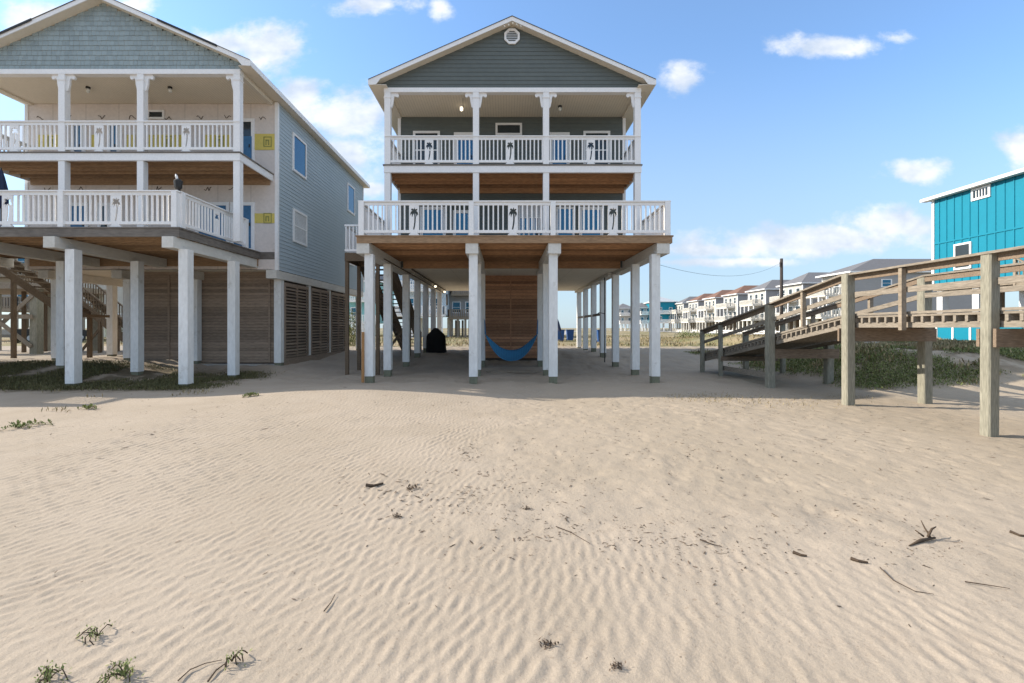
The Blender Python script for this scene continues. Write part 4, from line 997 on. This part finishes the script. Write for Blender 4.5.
def far_house(x0, x1, y0, y1, wall, roof, label, zf=3.3, ze=9.8, z0=.35, gable=False, decks=True, pm='white_paint'):
    root = thing('inland_house', ((x0+x1)/2, (y0+y1)/2, z0), label, 'house', 'houses across the inland road')
    mb = MB(); mb.box(x0, x1, y0, y1, zf, ze-.1); put('wall', mb, wall, root)
    hip_roof(root, x0, x1, y0, y1, ze, 2.0, roof, axis='y' if gable else 'x', gable=gable)
    fp_ = front_place(y0)
    n = max(2, int((x1-x0)/2.5))
    for i in range(n):
        c = x0+(x1-x0)*(i+.5)/n
        small_window(root, fp_, c, 1.2, zf+.7, zf+2.3); small_window(root, fp_, c, 1.2, zf+3.9, zf+5.4)
    if decks:
        deck_block(root, x0, x1, y0-2.2, y0-.05, zf+.1, mat_=pm, side='y'); deck_block(root, x0+.3, x1-.3, y0-1.6, y0-.05, zf+3.3, mat_=pm, side='y')
    for i in range(4):
        x = x0+.3+(x1-x0-.6)*i/3
        for y in (y0-2.0 if decks else y0+.3, (y0+y1)/2, y1-.3):
            mb = MB(); mb.cbox(x, y, 0, zf-.18, .28); put('pile', mb, pm, root)
    return root
def fx(px, d): return (px-CX)*d/F
far_house(fx(398, 62), fx(446, 62), 62, 72, 'pale_blue', 'shingle_grey', 'pale blue house seen behind the black grill cover under the slate house', ze=10.5)
far_house(fx(450, 66), fx(476, 66), 66, 76, 'grey_wall', 'shingle_grey', 'grey house behind the tangle of stairs left of the storage room', zf=3.0, ze=9.5, pm='raw_wood')
far_house(fx(347, 70), fx(378, 70), 70, 80, 'pale_teal', 'shingle_grey', 'pale teal house seen through the gap between the two beach houses', zf=2.4, ze=8.6, gable=True)
far_house(fx(619, 190), fx(633, 190), 190, 200, 'cream', 'shingle_grey', 'distant white decked house seen just right of the third right hand pile', zf=3.4, ze=9.6)
far_house(fx(640, 175), fx(652, 175), 176, 186, 'grey_wall', 'shingle_grey', 'distant grey house with white decks seen between the two nearest right hand piles', zf=3.4, ze=9.2)
far_house(fx(655, 168), fx(676, 168), 168, 180, 'teal', 'metal_roof', 'distant teal end house of the inland row beside the slate house pile', zf=3.5, ze=11.0)
far_house(fx(70, 62), fx(130, 62), 62, 72, 'pale_teal', 'shingle_grey', 'pale turquoise house behind the left house staircase', zf=3.0, ze=9.0)
far_house(fx(-60, 46), fx(40, 46), 46, 56, 'tan_wall', 'shingle_grey', 'tan house with raw timber piles beyond the left house', zf=3.4, ze=8.6, pm='raw_wood')
# raw timber platform of the neighbour, seen under the left house
nb = thing('timber_platform', (-24, 25, 0), 'raw timber deck platform with cross bracing seen left of the wooden staircase', 'platform')
for x in (-22.1, -24.8, -27.6):
    for y in (22.6, 26.0):
        mb = MB(); mb.cbox(x, y, gz(x, y)-.4, 3.5, .34 if x > -23 else .28); put('pile', mb, 'raw_post', nb)
mb = MB(); mb.box(-28.2, -21.7, 22.3, 26.4, 3.5, 3.75); put('deck', mb, 'raw_wood', nb)
for a, b in (((-24.8, 22.4, .7), (-22.1, 22.4, 3.2)), ((-27.6, 22.4, 3.0), (-24.8, 22.4, .9)), ((-24.8, 22.34, 2.9), (-22.1, 22.34, .8))):
    mb = MB(); mb.bar(a, b, .05, .18); put('cross_brace', mb, 'raw_wood', nb)
mb = MB(); mb.bar((-28.2, 22.3, 2.2), (-22.0, 22.3, 2.2), .05, .2); put('girt', mb, 'raw_wood', nb)
# neighbouring raised deck beyond the left edge of the view (its shadow reaches the sand)
nd = thing('raised_deck', (-24, 14.5, 0), 'neighbouring raised timber deck on piles to the left of the unfinished house', 'deck')
for x in (-19.2, -22.4, -25.6, -28.6):
    for y in (12.6, 15.4, 17.6):
        mb = MB(); mb.cbox(x, y, gz(x, y)-.3, 4.2, .26); put('pile', mb, 'pile_paint', nd)
    mb = MB(); mb.box(x-.16, x+.16, 12.3, 17.9, 4.2, 4.48); put('beam', mb, 'beam_paint', nd)
mb = MB(); y = 12.25
while y < 17.9: mb.box(-28.9, -18.95, y, y+.14, 4.62, 4.66); y += .147
mb.box(-28.9, -18.95, 12.2, 12.245, 4.48, 4.66); put('deck_boards', mb, 'grey_fascia', nd)
Rails(nd).run((-28.8, 12.35), (-19.05, 12.35), 4.66, 5.68, palms=(), posts=(3.2, 6.5)); Rails(nd).run((-19.05, 12.45), (-19.05, 17.8), 4.66, 5.68)
# picnic table
pt = thing('picnic_table', (-20.0, 29, .42), 'small brown picnic table behind the left house piles', 'table')
g = gz(-20, 29)
mb = MB(); mb.box(-20.9, -19.1, 28.6, 29.4, g+.72, g+.77); put('table_top', mb, 'stair_wood', pt)
for y in (28.1, 29.7): mb = MB(); mb.box(-20.9, -19.1, y, y+.26, g+.42, g+.46); put('bench_seat', mb, 'stair_wood', pt)
for x in (-20.6, -19.4):
    mb = MB(); mb.bar((x, 28.2, g), (x, 28.95, g+.72), .06, .1); mb.bar((x, 29.8, g), (x, 29.05, g+.72), .06, .1); mb.bar((x, 28.1, g+.38), (x, 29.95, g+.38), .05, .09); put('leg_frame', mb, 'stair_wood', pt)
# parked pickup
def pickup(x, y, ang, label):
    root = thing('pickup_truck', (x, y, gz(x, y)), label, 'truck'); g = gz(x, y); ca, sa = math.cos(ang), math.sin(ang)
    T = lambda a, b, z: (x+a*ca-b*sa, y+a*sa+b*ca, g+z)
    prof = [(-2.7,.45),(2.7,.45),(2.75,.75),(2.65,1.0),(1.4,1.12),(.75,1.72),(-.75,1.76),(-1.0,1.15),(-2.65,1.12),(-2.72,.7)]
    mb = MB(); mb.prism(prof, lambda a, b, k: T(a, k, b), -.92, .92); put('body', mb, 'dark_metal', root, normals=True)
    for s in (-1, 1):
        mb = MB(); mb.prism([(1.2,1.15),(.7,1.64),(-.65,1.66),(-.8,1.18)], lambda a, b, k: T(a, k, b), s*.925, s*.94); put('side_window', mb, 'glass_dark', root, normals=True)
        for a in (-1.75, 1.75):
            mb = MB(); mb.tube([T(a, s*.72, .4), T(a, s*.96, .4)], .4, 18); w = put('wheel', mb, 'dark_metal', root)
            mb = MB(); mb.tube([T(a, s*.965, .4), T(a, s*.975, .4)], .22, 12); put('rim', mb, 'metal_roof', w)
        mb = MB(); t = T(2.70, s*.68, .85); mb.cbox(t[0], t[1], t[2]-.08, t[2]+.08, .12); put('headlight', mb, 'lamp_glass', root)
pickup(-39.0, 41, R(70), 'black pickup parked beyond the left house stairs')
# bins
def bin_(x, y, label):
    g = gz(x, y); root = thing('wheeled_bin', (x, y, g), label, 'bin', 'blue wheeled bins behind the slate house')
    mb = MB(); vs = [(x+a*.26, y+b*.28, g+.08) for a, b in ((-1,-1),(1,-1),(1,1),(-1,1))]+[(x+a*.33, y+b*.36, g+1.02) for a, b in ((-1,-1),(1,-1),(1,1),(-1,1))]
    mb.add(vs, [(3,2,1,0),(4,5,6,7),(0,1,5,4),(1,2,6,5),(2,3,7,6),(3,0,4,7)]); put('body', mb, 'bin_blue', root)
    mb = MB(); mb.box(x-.36, x+.36, y-.39, y+.42, g+1.022, g+1.10); put('lid', mb, 'bin_blue', root)
    for s in (-1, 1): mb = MB(); mb.tube([(x+s*.28, y+.26, g+.1), (x+s*.34, y+.26, g+.1)], .1, 10); put('wheel', mb, 'dark_metal', root)
bin_(fx(560.5, 44), 44, 'left of two blue wheeled bins behind the slate house')
bin_(fx(570, 45), 45, 'right of two blue wheeled bins, half behind a far pile')
bin_(fx(601, 40), 40, 'lone blue wheeled bin between the right hand piles of the slate house')
# umbrella beside bins
ub = thing('closed_parasol', (fx(553, 42), 42, .4), 'thin dark closed parasol leaning beside the blue bins', 'parasol')
mb = MB(); x_ = fx(558, 42); mb.tube([(x_+.4, 42, .4), (x_-.1, 42, 2.6)], .03, 6); put('pole', mb, 'dark_metal', ub)
mb = MB(); mb.tube([(x_+.18, 42, 1.4), (x_+.0, 42, 2.1), (x_-.1, 42, 2.6)], [.14, .12, .03], 8); put('canopy', mb, 'navy', ub)
# utility poles and wire
up_ = thing('utility_pole', (fx(781.5, 60), 60, 0), 'tall dark wooden utility pole behind the boardwalk handrail', 'pole')
X_ = fx(781.5, 60); mb = MB(); mb.tube([(X_, 60, 0), (X_, 60, 10.35)], [.21, .17], 12); put('shaft', mb, 'pole_wood', up_, smooth=True)
mb = MB(); mb.box(X_-.28, X_-.18, 59.75, 59.95, 9.3, 9.9); mb.tube([(X_-.2, 60, 9.6), (X_-.05, 60, 9.6)], .03, 6); put('insulator', mb, 'pole_wood', up_)
mb = MB(); A = Vector((X_-.2, 60, 9.75)); B = Vector((4.72, 25.0, 6.1)); pts = []
for i in range(33):
    t = i/32; p = A.lerp(B, t); p.z -= 4*1.65*t*(1-t); pts.append(p)
mb.tube(pts, .012, 5); tag(put('service_wire', mb, 'dark_metal'), 'thin black wire sagging from the utility pole to the slate house', 'wire')
# road and fence line inland
def sheet(name, pts, m, dz_=.03, n=40):
    mb = MB(); (a0, a1), (b0, b1) = pts
    vs = []
    for i in range(n+1):
        t = i/n
        for p, q in ((a0, a1), (b0, b1)):
            x = p[0]+(q[0]-p[0])*t; y = p[1]+(q[1]-p[1])*t; vs.append((x, y, gz(x, y)+dz_))
    mb.add(vs, [(2*i, 2*i+1, 2*i+3, 2*i+2) for i in range(n)]); o = put(name, mb, m); o['kind'] = 'structure'; return o
sheet('road', (((38, 45), (62, 320)), ((44, 45), (68, 320))), 'concrete', .05, 60)
sheet('driveway', (((-2.5, 44), (20, 180)), ((3.2, 44), (27, 180))), 'concrete', .05, 60)
mb = MB(); 
for i in range(60):
    Y = 60+2.4*i; X = 45.6+.075*Y; mb.cbox(X, Y, gz(X, Y)-.2, gz(X, Y)+.85, .14)
for zz in (.3, .7): mb.bar((45.6+4.5, 60, .42+zz-.15), (45.6+.075*204, 204, .42+zz-.15), .05, .2)
tag(put('white_fence', mb, 'white_paint'), 'low white board fence along the inland row of houses', 'fence')

# ------------------------------------------------------------------ vegetation
def tri_mesh(name, V, Fc, m, kind=None):
    me = bpy.data.meshes.new(name); V = np.asarray(V, np.float32); n = len(Fc[0]); Fc = np.asarray(Fc, np.int32)
    me.vertices.add(len(V)); me.vertices.foreach_set('co', V.ravel()); me.loops.add(Fc.size); me.loops.foreach_set('vertex_index', Fc.ravel())
    me.polygons.add(len(Fc)); me.polygons.foreach_set('loop_start', np.arange(0, Fc.size, n, dtype=np.int32)); me.polygons.foreach_set('loop_total', np.full(len(Fc), n, np.int32))
    me.update(); me.materials.append(MATS[m]); o = bpy.data.objects.new(name, me); COL.objects.link(o)
    if kind: o['kind'] = kind
    return o
def leaves(pos, size, tall, seed=0, spread=1.0):
    """small pointed leaf quads; pos (n,3)"""
    r = np.random.default_rng(seed); n = len(pos); a = r.random(n)*2*np.pi
    tilt = r.random(n)*spread; L_ = size*(.6+.8*r.random(n)); w = L_*(.22 if tall else .42)
    d = np.stack([np.cos(a)*np.sin(tilt), np.sin(a)*np.sin(tilt), np.cos(tilt)], -1)
    s = np.stack([-np.sin(a), np.cos(a), np.zeros(n)], -1)
    p0 = pos; p1 = pos+d*(L_*.5)[:, None]+s*w[:, None]*.5; p2 = pos+d*L_[:, None]; p3 = pos+d*(L_*.5)[:, None]-s*w[:, None]*.5
    V = np.stack([p0, p1, p2, p3], 1).reshape(-1, 3); Fc = np.arange(n*4).reshape(n, 4); return V, Fc
def scatter(n, x0, x1, y0, y1, dens, seed):
    r = np.random.default_rng(seed); x = x0+(x1-x0)*r.random(n); y = y0+(y1-y0)*r.random(n)
    k = r.random(n) < dens(x, y); return x[k], y[k]
# shaded grass below the left house
def dL(x, y): return np.clip(3.2*(fbm(NA, x*.8, y*.8, 3)+.22), 0, 1)*sst(y, 12.6+.15*(x+14)*0, 13.2)*(1-sst(y, 16.2, 17.4))*(1-sst(x, -9.2, -7.6))
x, y = scatter(110000, -19.5, -7.5, 12.4, 17.6, dL, 11); z = ground(x, y)
V, Fc = leaves(np.stack([x, y, z], -1), .08, True, 1, 1.35); o = tri_mesh('ground_grass', V, Fc, 'leaf_grass', 'stuff'); tag(o, 'dark low grass growing around the left house front piles', 'grass')
def dL2(x, y): return np.clip(3.0*(fbm(NC, x*.9, y*.9, 3)-.12), 0, .6)
x, y = scatter(9000, -16, -6.5, 9.4, 12.6, dL2, 12); z = ground(x, y)
V, Fc = leaves(np.stack([x, y, z], -1), .09, True, 2, 1.2); o = tri_mesh('dry_grass', V, Fc, 'leaf_dry', 'stuff'); tag(o, 'thin dry grass on sunlit sand before the left house', 'grass')
# dune vines
def dR(x, y):
    return np.clip(4.0*(fbm(NB, x*.6, y*.6, 4)+.14), 0, 1)*sst(x+.5*fbm(NB, x*.5, y*.5, 2), 9.0, 10.2)*sst(y+.7*fbm(NC, x*.5, y*.5, 2), 12.3, 13.2)*(1-.8*sst(x, 15.5, 18.5)*(1-sst(y, 15.5, 18)))
x, y = scatter(420000, 8.6, 24, 12.0, 25, dR, 13); z = ground(x, y)+rng.random(len(x))*.05
V, Fc = leaves(np.stack([x, y, z], -1), .06, False, 3, 1.5); o = tri_mesh('dune_vines', V, Fc, 'leaf_vine', 'stuff'); tag(o, 'green creeping vines covering the dune behind the boardwalk', 'ground cover')
x, y = scatter(45000, 8.6, 24, 11.8, 25, lambda x, y: np.clip(3*fbm(ND, x*.7, y*.7, 3)+.2, 0, 1)*sst(x, 9.2, 10.5)*sst(y, 12.3, 13.4), 14); z = ground(x, y)
V, Fc = leaves(np.stack([x, y, z], -1), .17, True, 4, 1.0); o = tri_mesh('dune_grass', V, Fc, 'leaf_dry', 'stuff'); tag(o, 'dry tan grass mixed into the dune vines', 'grass')
# sparse patch right of the front piles
x, y = scatter(9000, 3.2, 9.0, 9.4, 13.2, lambda x, y: np.exp(-((x-4.9)/.9)**2-((y-11.4)/.55)**2)+.35*np.exp(-((x-6.0)/1.2)**2-((y-10.6)/.6)**2)+.5*np.exp(-((x-8.2)/.5)**2-((y-11.6)/.3)**2), 15); z = ground(x, y)
V, Fc = leaves(np.stack([x, y, z+.0], -1), .05, True, 5, 1.4); o = tri_mesh('beach_grass', V, Fc, 'leaf_dry', 'stuff'); tag(o, 'thin dry grass patch on sand between the slate house and boardwalk', 'grass')
# inland rough grass
x, y = scatter(60000, -40, 70, 31.5, 75, lambda x, y: np.clip(2.2*(fbm(NA, x*.25, y*.25, 3)+.2), 0, 1)*(np.abs(x) < y*1.15), 16); z = ground(x, y)
V, Fc = leaves(np.stack([x, y, z], -1), .22, True, 6, .9); o = tri_mesh('inland_grass', V, Fc, 'leaf_dry', 'stuff'); tag(o, 'rough yellow grass on the flat inland of the houses', 'grass')
# low bush inland
def bush(x, y, r, h, label, n=900, m='leaf_vine', nm='shrub'):
    g = gz(x, y); q = rng.normal(size=(n, 3)); q /= np.linalg.norm(q, axis=1)[:, None]; q *= (rng.random(n)**.35)[:, None]
    pos = np.stack([x+q[:, 0]*r, y+q[:, 1]*r, g+np.abs(q[:, 2])*h], -1)
    V, Fc = leaves(pos, .16, False, int(abs(x*7))+1, 2.2); o = tri_mesh(nm, V, Fc, m); return tag(o, label, 'shrub')
bush(fx(690, 48), 48, 1.6, .7, 'low green shrub on the grassy flat left of the boardwalk end')
bush(fx(712, 55), 55, 1.3, .5, 'smaller shrub on the grassy flat just left of the ramp rails')
bush(fx(352, 33), 33, .7, 2.6, 'tall dark green shrub seen between the two beach houses', 1500)
# small plants on the sand
def sprig(x, y, r, n, label, stems=5, sz=.03):
    g = full_h(x, y); root = thing('sand_plant', (x, y, g), label, 'plant', 'small plants on the open sand')
    mb = MB(); P_ = []
    for i in range(stems):
        a = rng.random()*6.28; L_ = r*(.5+.6*rng.random()); pts = []
        for k in range(6):
            t = k/5; aa = a+.7*t*(rng.random()-.5); px, py = x+L_*t*math.cos(aa), y+L_*t*math.sin(aa)
            pts.append((px, py, full_h(px, py)+.006+.035*math.sin(t*3.14))); 
            for _ in range(max(1, n//(stems*6))): P_.append(pts[-1])
        mb.tube(pts, .003, 4)
    put('stem', mb, 'twig', root)
    pos = np.array(P_)+rng.normal(size=(len(P_), 3))*np.array([.014, .014, .006]); V, Fc = leaves(pos, sz, False, int(abs(x*31)+abs(y*7)), 1.5)
    o = tri_mesh('leaves', V-np.array([x, y, g], np.float32), Fc, 'leaf_sprig'); o.parent = root
def gp(px, py, it=3):
    d = F*EYE/(py-CY)
    for _ in range(it): d = F*(EYE-gz((px-CX)*d/F, d))/(py-CY)
    return (px-CX)*d/F, d
for (px, py, r, n, lab) in ((98, 637, .12, 90, 'small green sprig on rippled sand, highest of the three at bottom left'),
        (125, 677, .13, 220, 'green leafy clump at the bottom left edge, beside the curved twig'), (48, 682, .12, 120, 'green clump cut by the bottom edge at far left'),
        (232, 663, .09, 60, 'small plant tuft at the end of the curved twig'), (250, 396, .28, 160, 'little green plant at the shadow edge before the left house'),
        (88, 409, .28, 120, 'little green plant on sunlit sand at the left, near the shadow line'), (18, 428, .5, 150, 'thin straggling green plant at the left edge of the sand')):
    X, Y = gp(px, py); sprig(X, Y, r*.85, n, lab, 6, .018 if py > 500 else .06)

# ------------------------------------------------------------------ driftwood, twigs, debris
def twig(pts_px, rad, label, lift=.01, nm='twig'):
    pts = []
    for px, py in pts_px:
        X, Y = gp(px, py); pts.append((X, Y, full_h(X, Y)+lift))
    mb = MB(); mb.tube(pts, [rad*(1-.5*i/(len(pts)-1)) for i in range(len(pts))], 6)
    return tag(put(nm, mb, 'twig', origin=pts[0]), label, 'twig', 'twigs on the sand')
twig([(178, 683), (190, 672), (205, 665), (222, 662)], .0032, 'curved thin twig on the sand at the bottom left, outer of two')
twig([(208, 683), (216, 672), (226, 665)], .005, 'short curved twig beside the small tuft at the bottom left')
twig([(880, 570), (893, 582), (915, 592), (934, 595)], .0035, 'long thin curved twig on the sand at the right')
twig([(851, 560), (858, 562.5), (868, 564)], .013, 'short dark stick left of the long thin twig')
twig([(793, 553.5), (801, 556), (807, 557)], .012, 'dark stub of wood on sand left of the driftwood branch')
twig([(1010, 532), (1020, 535), (1030, 536)], .011, 'dark stick at the right edge of the sand')
twig([(324, 613), (331, 604), (335, 596)], .004, 'thin upright looking twig on ripples left of centre')
twig([(556, 527), (570, 533), (590, 545)], .004, 'long thin twig among debris right of the sand centre')
twig([(700, 541), (712, 545), (722, 547)], .005, 'slim stick in the debris line right of centre')
twig([(366, 487), (374, 487), (383, 484)], .02, 'chunky dark bark piece left of the sand centre')
twig([(965, 583), (985, 586), (1010, 590)], .004, 'fine pale twig low at the right edge')
def driftwood():
    X, Y = gp(925, 541); g = full_h(X, Y); root = thing('driftwood', (X, Y, g), 'forked dark driftwood branch lying on the sand at the right', 'driftwood')
    def pt(px, py, h): a, b = gp(px, py); return (a, b, full_h(a, b)+h)
    for pts, r in (([pt(909, 547, .006), pt(921, 542.5, .015), pt(935, 538.5, .012)], [.004, .014, .008]), ([pt(931, 540, .02), pt(925, 536, .07), pt(921, 533, .11)], [.007, .006, .003]),
                   ([pt(928, 540, .03), pt(932, 538, .08), pt(936, 537, .09)], [.01, .008, .004]), ([pt(924, 540, .03), pt(915, 538, .07)], [.008, .004])):
        mb = MB(); mb.tube(pts, r, 7); put('branch', mb, 'twig', root, smooth=True)
driftwood()
# fragments of dried seaweed
def debris():
    r = np.random.default_rng(5); P_ = []; Sz = []
    def addc(px, py, sx, sy, n, s):
        for _ in range(int(n*5.5)):
            qx, qy = px+r.normal()*sx, py+r.normal()*sy
            if qy < 385 or float(NB(qx*.11, qy*.22)) < -.16 + .22*r.random(): continue
            d = F*EYE/(qy-CY); P_.append(((qx-CX)*d/F, d)); Sz.append(s*.20*(.35+r.random()**5*4.5))
    for a in ((375, 490, 25, 12, 60, .02), (420, 500, 35, 18, 110, .018), (465, 465, 9, 25, 120, .02), (480, 500, 45, 22, 260, .013),(470, 450, 10, 30, 160, .016), (560, 530, 40, 14, 150, .014), (640, 540, 45, 14, 190, .013),
              (700, 550, 50, 16, 170, .013), (760, 535, 60, 16, 120, .012), (930, 545, 40, 14, 110, .012), (860, 470, 90, 45, 420, .013), (700, 430, 100, 28, 700, .019), (620, 440, 100, 34, 500, .017), (900, 420, 90, 18, 300, .019), (960, 490, 60, 50, 200, .012), (745, 400, 50, 10, 260, .022), (650, 405, 90, 8, 160, .022),
              (800, 430, 110, 25, 260, .015), (540, 480, 50, 30, 150, .014), (300, 520, 180, 60, 90, .012), (120, 440, 90, 20, 70, .02), (200, 412, 80, 10, 60, .03), (600, 620, 250, 40, 60, .008), (420, 400, 120, 6, 60, .03)): addc(*a)
    P_ = np.array(P_); Sz = np.array(Sz); n = len(P_); z = ground(P_[:, 0], P_[:, 1])+ripples(P_[:, 0], P_[:, 1])
    V = np.zeros((n, 6, 3)); a = r.random(n)*6.28; el = 1+r.random(n)**2*6
    for k in range(6):
        t = a; q = k*np.pi/3+.3*r.random(n); dx = np.cos(q)*Sz*el*.5; dy = np.sin(q)*Sz*.45
        V[:, k, 0] = P_[:, 0]+dx*np.cos(t)-dy*np.sin(t); V[:, k, 1] = P_[:, 1]+dx*np.sin(t)+dy*np.cos(t); V[:, k, 2] = z+.002+Sz*.35*r.random(n)
    top = np.concatenate([P_, (z+Sz*.3+.002)[:, None]], 1)[:, None, :]; V = np.concatenate([V, top], 1)
    b = np.arange(n)[:, None]*7; Fc = np.concatenate([np.stack([b[:, 0]+k, b[:, 0]+(k+1) % 6, b[:, 0]+6], -1) for k in range(6)])
    o = tri_mesh('seaweed_debris', V.reshape(-1, 3), Fc, 'weed_debris', 'stuff'); tag(o, 'scattered dark dried seaweed crumbs across the sand', 'debris')
debris()
for (px, py, s, lab) in ((549, 645, .045, 'small dark clump of dried weed on sand near the bottom centre'), (617, 668, .035, 'little dark clump of weed near the bottom centre, nearer the camera'),
                         (527, 508, .05, 'dark round clump of weed on sand right of the sand centre'), (412, 489, .07, 'dark weed clump left of the sand centre'), (397, 517, .05, 'dark weed clump on the lower edge of the debris patch')):
    X, Y = gp(px, py); z = full_h(X, Y); pos = np.array([X, Y, z])+rng.normal(size=(70, 3))*np.array([s*.45, s*.35, s*.16]); pos[:, 2] = z+np.abs(pos[:, 2]-z)
    V, Fc = leaves(pos, s*.45, False, int(px), 3.0); o = tri_mesh('weed_clump', V, Fc, 'weed_debris'); tag(o, lab, 'seaweed', 'weed clumps on the sand')
